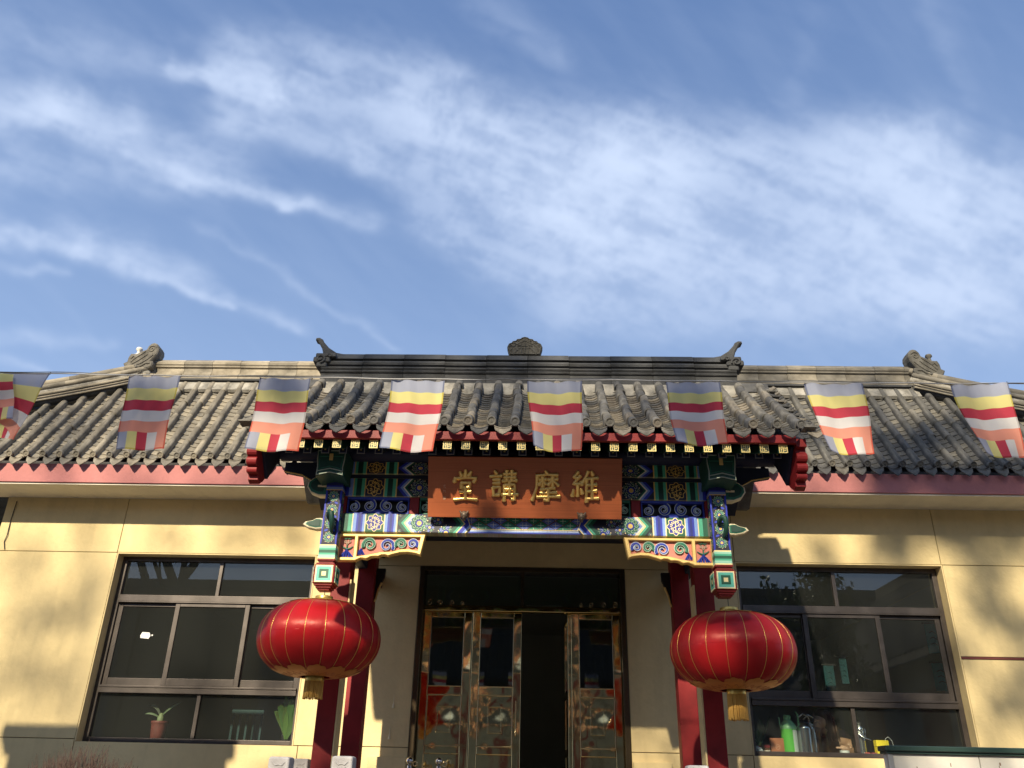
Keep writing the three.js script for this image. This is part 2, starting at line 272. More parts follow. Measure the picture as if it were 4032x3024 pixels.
function discGeo(pr, r) { // round end tile with rim and boss, facing along the slope
  const [tz, ty] = pr.tan(0), [z, y] = pr.at(0);
  const d = new THREE.Vector3(0, -ty, -tz).normalize();
  const g = lathe([[0, 0.004], [r * 0.3, 0.006], [r * 0.42, 0.001], [r * 0.68, 0.001], [r * 0.74, 0.008], [r * 0.98, 0.008], [r * 1.04, 0.002], [r * 1.04, -0.03], [r * 0.9, -0.032]], 20);
  const tilt = d.clone().lerp(new THREE.Vector3(0, 0, 1), 0.55).normalize();
  g.applyQuaternion(new THREE.Quaternion().setFromUnitVectors(new THREE.Vector3(0, 1, 0), tilt)); g.translate(0, y, z + 0.016); return wuv(g);
}
function dripGeo(pr, w, h, dy) { // pointed drip tile under the eave
  const [z, y] = pr.at(0); const o = [], n = 10;
  for (let i = 0; i <= n; i++) { const t = i / n * 2 - 1; o.push([t * w / 2, -0.030 * (1 - t * t)]); }
  o.push([w * 0.49, -0.022]); o.push([w * 0.40, -h * 0.52]); o.push([w * 0.30, -h * 0.62]); o.push([w * 0.16, -h * 0.84]); o.push([0, -h]); o.push([-w * 0.16, -h * 0.84]); o.push([-w * 0.30, -h * 0.62]); o.push([-w * 0.40, -h * 0.52]); o.push([-w * 0.49, -0.022]);
  const g = ext(o.reverse(), 0.014, 0, 0.003);
  const lip = sweep(o.slice(9).map(p => [p[0], p[1] + 0.004, 0.014]).slice(0, 11), 0.006, 5);
  const q = merge([g, lip]); q.rotateX(-0.42); q.translate(0, y - dy, z + 0.008); return wuv(q);
}
function panGeo(w, len) { // trough tile, hollow side up; lower edge proud; slope along -z local, up = y
  const pos = [], idx = [], K = 6; const row = (zz, lift, th) => { const b = pos.length / 3; for (let k = 0; k <= K; k++) { const t = k / K * 2 - 1; pos.push(t * w / 2, 0.030 * t * t + lift - th, zz); } return b; };
  const a = row(0, 0.016, 0), b = row(len, 0.0, 0), c = row(0, 0.016, 0.014);
  for (let k = 0; k < K; k++) { idx.push(a + k, b + k, a + k + 1, b + k, b + k + 1, a + k + 1); idx.push(c + k, a + k, c + k + 1, a + k, a + k + 1, c + k + 1); }
  const g = new THREE.BufferGeometry(); g.setAttribute('position', new THREE.Float32BufferAttribute(pos, 3)); g.setIndex(idx); return wuv(g.toNonIndexed());
}
// rows of a slope: rowsX centres; top(x) gives how far up the slope a row runs
function tileSlope(roof, pr, rowsX, pitch, r, segLen, panStep, mats, top, seed, partRow, drip) {
  const R = rng(seed), segs = Math.ceil(pr.len / segLen), gs = [], loose = [];
  for (let s = 0; s < segs; s++) gs.push(barrelGeo(pr, s * segLen, Math.min(pr.len, (s + 1) * segLen) + 0.004, r));
  const dg = discGeo(pr, r), dr = dripGeo(pr, pitch * 0.74, drip[1], drip[0]), pan = panGeo(pitch * 0.80, panStep * 1.5);
  const pans = mats.map(() => []), up = new THREE.Vector3(), X = new THREE.Vector3(1, 0, 0);
  for (const x of rowsX) {
    const T = top(x), px = x + pitch / 2, T2 = top(px), one = partRow(x);
    for (let s = 0; s < segs; s++) { if (s * segLen > T - 0.05) break; const m = mats[Math.floor(R() * R() * mats.length * 0.999 + R() * 0.0)]; if (one) { const o = raw('barrel_tile', gs[s], m, roof, x + (R() - 0.5) * 0.005, (R() - 0.5) * 0.003, (R() - 0.5) * 0.003); o.rotation.z = (R() - 0.5) * 0.004; } else loose.push(gs[s].clone().translate(x, 0, 0)); }
    if (one) { const o = raw('eave_disc', dg, mats[Math.floor(R() * mats.length)], roof, x, (R() - 0.5) * 0.006, 0); o.rotation.z = 0; raw('drip_tile', dr, mats[Math.floor(R() * mats.length)], roof, px + (R() - 0.5) * 0.006, (R() - 0.5) * 0.005, 0); } else loose.push(dg.clone().translate(x, 0, 0), dr.clone().translate(px, 0, 0));
    for (let s = 0; s < T2; s += panStep) {
      const [z, y] = pr.at(s), [tz, ty] = pr.tan(s); const f = new THREE.Vector3(0, ty, tz); up.crossVectors(f, X); if (up.y < 0) up.negate(); const right = new THREE.Vector3().crossVectors(up, f);
      const mt = new THREE.Matrix4().makeBasis(right, up, f).setPosition(px + (R() - 0.5) * 0.006, y - 0.066 * Math.abs(up.y) + (R() - 0.5) * 0.004, z - 0.058 * Math.abs(up.z)); pans[Math.floor(R() * mats.length)].push(mt);
    }
  }
  pans.forEach((list, i) => { if (!list.length) return; const im = new THREE.InstancedMesh(pan, mats[i], list.length); list.forEach((m, k) => im.setMatrixAt(k, m)); im.name = 'trough_tiles'; im.castShadow = im.receiveShadow = true; im.userData.kind = 'stuff'; roof.add(im); });
  if (loose.length) { const o = mesh('side_tiles', loose, mats[0], roof); o.userData.kind = 'stuff'; }
}
const smoothNormals = (g, a = 0.9) => toCreasedNormals(g, a);

// ---------------------------------------------------------------- the hall
const hall = thing('temple_hall', 'long yellow flat-fronted hall with pink-red eaves band and grey tiled roof', 'building');
{ // walls
  const th = 0.26, wins = [[-4.554, -2.33], [2.25, 4.478]];
  mesh('wall_core', [bx(-5.965, -4.554, 0, 4.5, -th, -0.014), bx(-4.554, -2.33, 0, 1.925, -th, -0.014), bx(-4.554, -2.33, 3.85, 4.5, -th, -0.014), bx(-2.33, -1.17, 0, 4.5, -th, -0.014), bx(-1.17, 1.05, 3.75, 4.5, -th, -0.014), bx(1.05, 2.25, 0, 4.5, -th, -0.014),
    bx(2.25, 4.478, 0, 1.925, -th, -0.014), bx(2.25, 4.478, 3.85, 4.5, -th, -0.014), bx(4.478, 6.0, 0, 4.5, -th, -0.014), bx(-1.17, 1.05, 0, 1.05, -th, -0.014)], M.joint, hall);
  const pan = (x0, x1, y0, y1) => mesh('wall_panel', rb(x0 + 0.0035, x1 - 0.0035, y0 + 0.0035, y1 - 0.0035, -0.0135, 0, 0.003), M.stucco, hall);
  pan(-5.965, -4.56, 3.85, 4.49); pan(-4.56, -2.29, 3.85, 4.49); pan(-5.965, -4.554, 1.945, 3.85); pan(-5.965, -4.554, 0.0, 1.945); pan(-4.554, -2.28, 0.0, 1.925);
  pan(-2.33, -1.70, 1.925, 3.85); pan(-2.28, -1.70, 0, 1.925); pan(-2.29, -1.70, 3.85, 4.49); pan(-1.70, -1.17, 1.93, 3.75); pan(-1.70, -1.17, 0, 1.93); pan(-1.70, 1.60, 3.75, 4.49);
  pan(1.05, 1.60, 1.93, 3.75); pan(1.05, 1.60, 0, 1.93); pan(1.60, 2.25, 1.925, 3.85); pan(1.60, 2.25, 0, 1.925); pan(1.60, 2.25, 3.85, 4.49);
  pan(2.25, 4.47, 3.85, 4.49); pan(2.25, 4.478, 0, 1.925); pan(4.47, 6.0, 3.85, 4.49); pan(4.478, 6.0, 2.90, 3.85); pan(4.478, 6.0, 0, 2.875);
  // reveals round the openings
  for (const [a, b] of wins) mesh('window_reveal', [bx(a - 0.0, a + 0.012, 1.925, 3.85, -th + 0.02, -0.002), bx(b - 0.012, b, 1.925, 3.85, -th + 0.02, -0.002), bx(a + 0.012, b - 0.012, 3.838, 3.85, -th + 0.02, -0.002)], M.stucco, hall);
  mesh('wall_strip', rb(4.48, 6.0, 2.876, 2.899, -0.012, 0.006, 0.002), M.maroonStrip, hall);
  mesh('wall_plinth', rb(-1.56, -1.18, 1.0, 1.84, 0.002, 0.05, 0.006), M.stucco, hall); mesh('wall_plinth', rb(1.06, 1.44, 1.0, 1.84, 0.002, 0.05, 0.006), M.stucco, hall);
  mesh('side_wall', [bx(-5.965, -5.72, 0, 4.5, -8, -th), bx(5.75, 6.0, 0, 4.5, -8, -th), bx(-5.965, 6.0, 0, 5.6, -8.2, -8), bx(-7.3, -5.967, 0, 4.5, -1.6, -1.4), bx(6.003, 7.3, 0, 4.5, -1.6, -1.4)], M.stucco, hall);
  for (const [x, y] of [[-1.352, 2.30], [-1.368, 2.005]]) mesh('paint_drip', [sweep([[x, y + 0.12, 0.002], [x + 0.001, y + 0.05, 0.003], [x, y + 0.02, 0.004], [x, y, 0.005]], [0.002, 0.003, 0.010, 0.015], 8)], M.cream, hall);
  mesh('loose_cable', sweep([[-5.85, 4.42, 0.008], [-5.857, 4.19, 0.008], [-5.845, 4.02, 0.014], [-5.86, 3.95, 0.008], [-5.83, 3.86, 0.008]], 0.005, 5), M.frameDark, hall);
  // room behind
  mesh('room_floor', bx(-5.7, 5.7, 0.95, 1.05, -8, -th), M.interiorDark, hall);
  mesh('room_ceiling', bx(-5.7, 5.7, 4.3, 4.42, -8, -th - 0.002), M.interior, hall);
  mesh('room_wall', [bx(-5.71, -5.69, 1.05, 4.3, -7.98, -th - 0.003), bx(5.72, 5.74, 1.05, 4.3, -7.98, -th - 0.003), bx(-5.69, 5.7, 1.05, 4.3, -8, -7.9)], M.interior, hall);
  // eaves
  mesh('eaves_soffit', bx(-7.6, 7.6, 4.47, 4.487, 0.001, 0.485), M.stuccoPale, hall);
  mesh('eaves_band', rb(-7.6, 7.6, 4.488, 4.70, 0.30, 0.505, 0.004), M.pinkRed, hall);
  mesh('flat_roof', bx(-6, 6, 4.5, 4.7, -8.2, 0.1), M.stone, hall);
}
{ // windows
  const zf = -0.17;
  const win = (x0, x1, mir) => {
    const w = grp('window', hall), X = (u) => mir ? x1 - u : x0 + u, seg = (a, b) => mir ? [x1 - b, x1 - a] : [x0 + a, x0 + b]; const W = x1 - x0 - 0.024;
    const F = (name, a, b, y0, y1, z0, z1, m = M.frame) => { const [p, q] = seg(a + 0.012, b + 0.012); return mesh(name, rb(p, q, y0, y1, zf + z0, zf + z1, 0.004), m, w); };
    // outer frame
    { const s = (a, b, y0, y1) => { const [p, q] = seg(a + 0.012, b + 0.012); return rb(p, q, y0, y1, zf - 0.03, zf + 0.035, 0.004); }; mesh('window_frame', [s(0, 0.055, 1.93, 3.838), s(W - 0.055, W, 1.93, 3.838), s(0.055, W - 0.055, 3.79, 3.838), s(0.055, W - 0.055, 1.93, 1.972)], M.frame, w); }
    F('transom', 0.055, W - 0.055, 3.345, 3.415, -0.04, 0.05); F('transom', 0.055, W - 0.055, 3.33, 3.344, -0.02, 0.062);
    F('transom', 0.055, W - 0.055, 2.40, 2.452, -0.04, 0.055); F('transom', 0.055, W - 0.055, 2.453, 2.475, -0.03, 0.064);
    F('mullion', 1.105, 1.145, 3.416, 3.79, -0.02, 0.03); F('mullion', 1.105, 1.145, 1.973, 2.399, -0.02, 0.03);
    const pane = (a, b, y0, y1, z) => { const [p, q] = seg(a + 0.012, b + 0.012); return mesh('window_pane', bx(p, q, y0, y1, zf + z, zf + z + 0.004), M.glass, w); };
    pane(0.055, 1.105, 3.416, 3.79, 0); pane(1.145, W - 0.055, 3.416, 3.79, 0); pane(0.055, 1.105, 1.973, 2.399, 0); pane(1.145, W - 0.055, 1.973, 2.399, 0);
    const y0 = 2.477, y1 = 3.328;
    for (const [a, b, z] of [[0.06, 0.74, -0.012], [0.70, 1.52, 0.02], [1.48, W - 0.058, -0.012]]) { // sliding sashes, the middle one in front
      const sg = (p, q, u, v) => { const [m, n] = seg(p + 0.012, q + 0.012); return rb(m, n, u, v, zf + z, zf + z + 0.026, 0.003); };
      const sash = mesh('sash', [sg(a, a + 0.05, y0, y1), sg(b - 0.05, b, y0, y1), sg(a + 0.05, b - 0.05, y1 - 0.035, y1), sg(a + 0.05, b - 0.05, y0, y0 + 0.075)], M.frame, w);
      pane(a + 0.05, b - 0.05, y0 + 0.075, y1 - 0.035, z + 0.011);
    }
    { const [p, q] = seg(0.012, W + 0.012); mesh('window_sill', [rb(p, q, 1.885, 1.928, -0.62, -0.26, 0.004), rb(p, q, 1.912, 1.929, -0.26, -0.10, 0.003)], M.frameDark, w); }
    return w;
  };
  const lw = win(-4.554, -2.33, false); mesh('pane_sticker', [ext([[-4.175, 2.962], [-4.085, 2.955], [-4.07, 2.985], [-4.085, 3.02], [-4.165, 3.025], [-4.182, 2.99]], 0.002, zf + 0.0045), bx(-4.06, -4.045, 2.985, 3.0, zf + 0.0045, zf + 0.0065)], M.whitePaint, lw); win(2.25, 4.478, true);
}
{ // doors: four polished leaves, the third swung inwards
  const d = grp('door_frame', hall), z = -0.12;
  mesh('door_jamb', [rb(-1.17, -1.115, 1.05, 3.75, -0.2, 0.012, 0.005), rb(0.995, 1.05, 1.05, 3.75, -0.2, 0.012, 0.005), rb(-1.115, 0.995, 3.70, 3.75, -0.2, 0.012, 0.005)], M.bronzeDark, d);
  mesh('door_transom', rb(-1.115, 0.995, 3.29, 3.35, z - 0.05, z + 0.05, 0.006), M.brass, d); mesh('transom_mullion', rb(-0.075, -0.035, 3.35, 3.70, z - 0.03, z + 0.03, 0.004), M.bronzeDark, d);
  mesh('transom_pane', bx(-1.115, -0.075, 3.35, 3.70, z, z + 0.005), M.glassDark, d); mesh('transom_pane', bx(-0.035, 0.995, 3.35, 3.70, z, z + 0.005), M.glassDark, d);
  // scrolled gilt corners over the leaves
  for (const s of [-1, 1]) { const c = s < 0 ? -0.86 : 0.74; [[0.2, 0.035], [0.08, 0.03], [-0.05, 0.028], [-0.16, 0.022]].forEach(([o, r], i) => mesh('scroll_trim', sweep(spiral(c + s * o, 3.375, z + 0.055, 0.006, r, i * 1.3, 1.3, 18), 0.004, 5), M.brassEdge, d)); }
  const leaf = (w) => {
    const L = grp('door_leaf', hall), y0 = 1.06, y1 = 3.285, t = 0.022;
    mesh('stile', rb(0, 0.085, y0, y1, -t, t, 0.008), M.brass, L); mesh('stile', rb(w - 0.085, w, y0, y1, -t, t, 0.008), M.brass, L);
    for (const [p, q] of [[y1 - 0.06, y1], [2.44, 2.53], [1.88, 1.96], [y0, y0 + 0.12]]) mesh('rail', rb(0.085, w - 0.085, p, q, -t, t, 0.008), M.brass, L);
    mesh('leaf_pane', bx(0.085, w - 0.085, 2.53, y1 - 0.06, -0.004, 0.002), M.glassDark, L);
    mesh('leaf_panel', bx(0.085, w - 0.085, 1.96, 2.44, -0.012, 0.004), M.brass, L); mesh('leaf_panel', bx(0.085, w - 0.085, y0 + 0.12, 1.88, -0.012, 0.004), M.brass, L);
    const fr = (a, b, c, e, q, zz) => [rb(a, b, c, c + q, 0, zz, 0.003), rb(a, b, e - q, e, 0, zz, 0.003), rb(a, a + q, c + q, e - q, 0, zz, 0.003), rb(b - q, b, c + q, e - q, 0, zz, 0.003)];
    mesh('panel_moulding', fr(w / 2 - 0.075, w / 2 + 0.075, 2.08, 2.34, 0.016, 0.03), M.brass, L);
    mesh('edge_moulding', [...fr(0.082, w - 0.082, 1.955, 2.445, 0.008, 0.03), ...fr(0.082, w - 0.082, 2.525, y1 - 0.055, 0.008, 0.028)], M.brassEdge, L);
    return L;
  };
  const a = leaf(0.525); a.position.set(-1.112, 0, z); const b = leaf(0.525); b.position.set(-0.582, 0, z);
  const c = leaf(0.525); c.position.set(0.455, 0, z - 0.02); c.rotation.y = Math.PI / 2 + 0.04; const e = leaf(0.525); e.position.set(0.468, 0, z);
  const hd = []; for (let i = 0; i < 26; i++) hd.push(new THREE.SphereGeometry(0.0085, 8, 6).translate(-0.105, 2.07 + i * 0.0125, z + 0.06));
  mesh('pull_handle', [...hd, cyl(0.005, 0.005, 0.05, 0, 0, 0, 8).rotateX(Math.PI / 2).translate(-0.105, 2.09, z + 0.02), cyl(0.005, 0.005, 0.05, 0, 0, 0, 8).rotateX(Math.PI / 2).translate(-0.105, 2.37, z + 0.02)], M.brassEdge, b).position.set(0.582, 0, -z);
}
{ // main roof
  const roof = grp('roof', hall), pr = profile(0.525, 4.803, -0.48, 6.17, 0.02), pitch = 0.1875, HX = 4.86, CX = -0.06;
  const top = (x) => { const o = Math.abs(x - CX) - HX; return o <= 0 ? pr.len : pr.len * clamp(1 - o * 0.5 / 1.415); };
  const L = [], Rr = [];
  for (let k = 0; k < 30; k++) { const x = -2.37 - k * pitch; if (x > -7.6) L.push(x); const y = 2.33 + k * pitch; if (y < 7.5) Rr.push(y); }
  const mid = []; for (let x = -2.1; x < 2.2; x += pitch) mid.push(x);
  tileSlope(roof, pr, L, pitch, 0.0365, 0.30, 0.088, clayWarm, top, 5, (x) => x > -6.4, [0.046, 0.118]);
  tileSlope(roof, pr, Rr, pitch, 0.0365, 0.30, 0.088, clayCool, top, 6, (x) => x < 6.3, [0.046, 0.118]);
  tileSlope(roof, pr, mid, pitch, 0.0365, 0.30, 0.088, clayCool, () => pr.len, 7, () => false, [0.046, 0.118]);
  // deck under the tiles and bedding at the top
  mesh('roof_deck', [extX([[0.45, 4.701], [0.46, 4.735], [-0.52, 6.07], [-0.56, 6.03]], -7.5, 7.4)], ridgeDark, roof);
  { // slope beyond each hip
    const tri = (pts) => { const g = new THREE.BufferGeometry(); g.setAttribute('position', new THREE.Float32BufferAttribute(pts.flat(), 3)); return g; };
    for (const s of [-1, 1]) { const a = [CX + s * HX, 6.16, -0.5], b = [CX + s * 7.65, 4.72, 0.62], c = [CX + s * HX, 6.16, -8], e = [CX + s * 7.65, 4.72, -8]; mesh('side_slope', [tri([a, b, c]), tri([b, e, c])], clayCool[1], roof); }
  }
  const bed = (x0, x1) => mesh('mortar_bed', extX([[-0.40, 6.015], [-0.375, 6.045], [-0.49, 6.23], [-0.55, 6.23], [-0.55, 6.05]], x0, x1), mortar, roof);
  bed(-4.98, -2.0); bed(1.95, 4.85);
  // main ridge in moulded lengths
  const prof = [[-0.47, 6.225], [-0.455, 6.23], [-0.455, 6.262], [-0.475, 6.268], [-0.462, 6.285], [-0.462, 6.30], [-0.50, 6.315], [-0.51, 6.40], [-0.485, 6.412], [-0.485, 6.43], [-0.47, 6.445], [-0.47, 6.475], [-0.49, 6.495], [-0.515, 6.525], [-0.59, 6.525], [-0.62, 6.495], [-0.64, 6.225]];
  const base = [[-0.43, 6.20], [-0.43, 6.224], [-0.67, 6.224], [-0.67, 6.20]];
  const rg = smoothNormals(extX(prof, 0.002, 0.366, 0), 0.5);
  const gw = wuv(rg);
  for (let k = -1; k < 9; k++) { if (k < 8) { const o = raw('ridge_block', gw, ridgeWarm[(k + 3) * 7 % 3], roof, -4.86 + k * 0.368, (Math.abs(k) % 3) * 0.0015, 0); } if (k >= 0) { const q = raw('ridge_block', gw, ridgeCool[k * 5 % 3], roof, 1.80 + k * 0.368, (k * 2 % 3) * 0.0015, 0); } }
  mesh('ridge_base', [extX(base, -4.9, -1.9), extX(base, 1.8, 4.78)], ridgeDark, roof);
  // hips
  for (const s of [-1, 1]) {
    const mats = s < 0 ? ridgeWarm : ridgeCool, P = (u, up = 0, out = 0) => { const t = u; return [CX + s * (HX + 0.02 + t * 1.27), 6.22 - t * 0.60 + up + 0.05 * t * t, -0.47 + t * 0.43 + out]; };
    const line = (u0, u1, up, out, n = 8) => Array.from({ length: n + 1 }, (_, i) => P(lerp(u0, u1, i / n), up, out));
    const h = grp('hip_ridge', hall);
    for (let i = 0; i < 4; i++) mesh('hip_tile', [sweep(line(i * 0.22 + 0.0, i * 0.22 + 0.215, 0.225, -0.02, 3), 0.046, 12)], mats[i % 3], h);
    for (let i = 0; i < 4; i++) mesh('hip_tile', [sweep(line(i * 0.22 + 0.0, i * 0.22 + 0.217, 0.145, 0.035, 3), 0.034, 12)], mats[(i + 1) % 3], h);
    mesh('hip_body', [sweep(line(0, 0.9, 0.10, -0.02), 0.07, 4, 1.2)], mortar, h);
    mesh('hip_moulding', [sweep(line(0, 0.9, 0.045, 0.05), 0.022, 8)], mats[0], h);
    mesh('hip_band', [sweep(line(-0.02, 1.85, -0.01, 0.075), 0.011, 6), sweep(line(-0.02, 1.85, -0.048, 0.075), 0.012, 6)], mats[2], h);
    mesh('hip_core', [sweep(line(0, 2.3, -0.03, 0.0, 12), 0.062, 4, 1)], ridgeDark, h);
    mesh('lower_hip_tile', [sweep(line(1.05, 2.2, 0.08, 0.0), 0.05, 10)], mats[1], h);
    { // small beast at the end of the upper hip
      const q = P(0.93, 0, 0); const X = (u, v, w = 0) => [q[0] - s * u, q[1] + v, q[2] + w];
      mesh('hip_beast', [sweep([X(0, -0.02), X(-0.01, 0.08), X(0.0, 0.16), X(-0.02, 0.21), X(-0.035, 0.28), X(-0.02, 0.315)], [0.085, 0.085, 0.07, 0.05, 0.03, 0.018], 8), sweep([X(-0.05, 0.1, 0.05), X(-0.1, 0.13, 0.06), X(-0.14, 0.11, 0.06)], [0.05, 0.04, 0.02], 7), ...[0.0, 0.035, 0.07].map(o => sweep([X(0.03 - o, 0.05, 0.075), X(0.03 - o, -0.06, 0.09)], [0.014, 0.01], 6)), sweep(spiral(X(0, 0.16)[0], X(0, 0.16)[1], q[2] + 0.075, 0.01, 0.035, 0, 1.4, 16), 0.008, 5)], s < 0 ? carved : carvedDark, h);
    }
    { // dragon-tail ornament at the ridge end
      const c = grp('ridge_ornament', hall), bx0 = CX + s * (s > 0 ? 5.08 : 5.0), by = 6.235, S = 0.00098, V = 0.00128;
      const T = (x, y) => [bx0 + s * (1800 - x) * S, by + (490 - y) * V];
      const out = [[1600, 350], [1645, 330], [1650, 280], [1672, 240], [1745, 242], [1800, 215], [1868, 190], [1884, 150], [1915, 122], [1955, 114], [1995, 126], [2025, 160], [2034, 200], [2020, 245], [1985, 290], [1958, 318], [1985, 322], [1998, 350], [1980, 385], [1935, 402], [1895, 415], [1880, 455], [1860, 490], [1760, 500], [1690, 480], [1665, 420], [1625, 390]].map(p => T(...p));
      const sh = s > 0 ? out.slice().reverse() : out;
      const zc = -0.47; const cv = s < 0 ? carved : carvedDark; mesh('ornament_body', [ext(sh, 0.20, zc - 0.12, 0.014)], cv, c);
      const W = (a, r = 0.008) => sweep(a.map(p => [...T(...p), zc + 0.083]), r, 6);
      const sp = (x, y, r, a, tr) => sweep(spiral(T(x, y)[0], T(x, y)[1], zc + 0.083, 0.006, r, a, tr * s, 22), 0.008, 5);
      mesh('ornament_relief', [sp(1945, 190, 0.055, s > 0 ? 0.5 : 2.6, 1.35), W([[1975, 255], [1920, 300], [1850, 345], [1760, 380]]), W([[1870, 215], [1800, 260], [1740, 300], [1700, 340]]), W([[1900, 250], [1840, 290], [1780, 330], [1720, 360]]), sp(1830, 435, 0.038, 1, 1.4), sp(1760, 440, 0.03, 2, 1.3), W([[1950, 350], [1900, 350], [1850, 380], [1800, 400]], 0.013), W([[1690, 300], [1720, 270], [1760, 290]]), sweep([[...T(1800, 390), zc + 0.08], [...T(1790, 400), zc + 0.1]], 0.02, 7), W([[1700, 400], [1730, 430], [1710, 460]])], cv, c);
      const k = T(1722, 240); mesh('ornament_finial', [rb(k[0] - 0.035, k[0] + 0.035, k[1] - 0.01, k[1] + 0.03, zc - 0.06, zc + 0.02, 0.008), lathe([[0.03, 0], [0.024, 0.03], [0.022, 0.05], [0.045, 0.075], [0.036, 0.1], [0.012, 0.108], [0, 0.108]], 9).translate(k[0], k[1] + 0.03, zc - 0.02)], s < 0 ? std([0.72, 0.70, 0.66], 0.8) : carvedDark, c);
      mesh('ornament_base', [rb(bx0 - s * 0.06 - 0.15, bx0 - s * 0.06 + 0.15, by - 0.06, by + 0.02, zc - 0.14, zc + 0.07, 0.008)], s < 0 ? ridgeWarm[0] : ridgeCool[0], c);
    }
  }
}
// ---------------------------------------------------------------- painted patterns (flat decoration on beams and posts)
const css = { navy: '#0d1430', blue: '#2334b4', blueL: '#7fa2ea', blueW: '#cfdcf6', green: '#0f5a45', greenD: '#0a3a30', teal: '#4cb394', tealL: '#9fd8c4', gold: '#e8c064', goldL: '#fbe9b0', white: '#f6f2e2', red: '#7a2a28', black: '#0c0d14' };
function swirlFlower(c, x, y, r, petals, cols, core) {
  for (let k = 0; k < petals; k++) {
    const a = k / petals * 2 * Math.PI, px = x + Math.cos(a) * r * 0.68, py = y + Math.sin(a) * r * 0.68, q = r * 0.27;
    c.fillStyle = cols[k % cols.length]; c.beginPath(); c.arc(px, py, q, 0, 7); c.fill();
    c.strokeStyle = '#c6d6bd'; c.lineWidth = Math.max(1, r * 0.05); c.beginPath(); for (let i = 0; i <= 12; i++) { const t = i / 12, b = a + t * 7.5, w = q * (1 - 0.75 * t); c.lineTo(px + Math.cos(b) * w, py + Math.sin(b) * w); } c.stroke();
    c.fillStyle = css.goldL; c.beginPath(); c.arc(x + Math.cos(a + Math.PI / petals) * r * 0.98, y + Math.sin(a + Math.PI / petals) * r * 0.98, r * 0.07, 0, 7); c.fill();
  }
  c.fillStyle = css.blue; for (let k = 0; k < 10; k++) { const a = k / 10 * 2 * Math.PI; c.beginPath(); c.arc(x + Math.cos(a) * r * 0.34, y + Math.sin(a) * r * 0.34, r * 0.09, 0, 7); c.fill(); }
  c.fillStyle = core; c.beginPath(); c.arc(x, y, r * 0.24, 0, 7); c.fill(); c.strokeStyle = css.goldL; c.lineWidth = r * 0.04; c.stroke();
}
function rosette(c, x, y, w, h, bg, line) {
  c.fillStyle = bg; c.strokeStyle = line; c.lineWidth = w * 0.045; c.beginPath();
  for (let i = 0; i <= 64; i++) { const a = i / 64 * 2 * Math.PI, k = 0.90 + 0.10 * Math.cos(8 * a); c.lineTo(x + Math.cos(a) * w * 0.5 * k, y + Math.sin(a) * h * 0.5 * k); } c.fill(); c.stroke();
  c.lineWidth = w * 0.05; c.lineCap = 'round';
  for (let s of [-1, 1]) for (let k = 0; k < 4; k++) { const cx = x + s * w * [0.12, 0.25, 0.22, 0.10][k], cy = y + h * [-0.25, -0.1, 0.12, 0.27][k]; c.beginPath(); for (let i = 0; i <= 12; i++) { const t = i / 12, b = s * t * 5 + k, q = w * 0.085 * (1 - 0.6 * t); c.lineTo(cx + Math.cos(b) * q, cy + Math.sin(b) * q); } c.stroke(); }
  c.beginPath(); c.moveTo(x, y - h * 0.33); c.lineTo(x, y + h * 0.33); c.moveTo(x - w * 0.1, y - h * 0.05); c.lineTo(x + w * 0.1, y + h * 0.05); c.stroke();
}
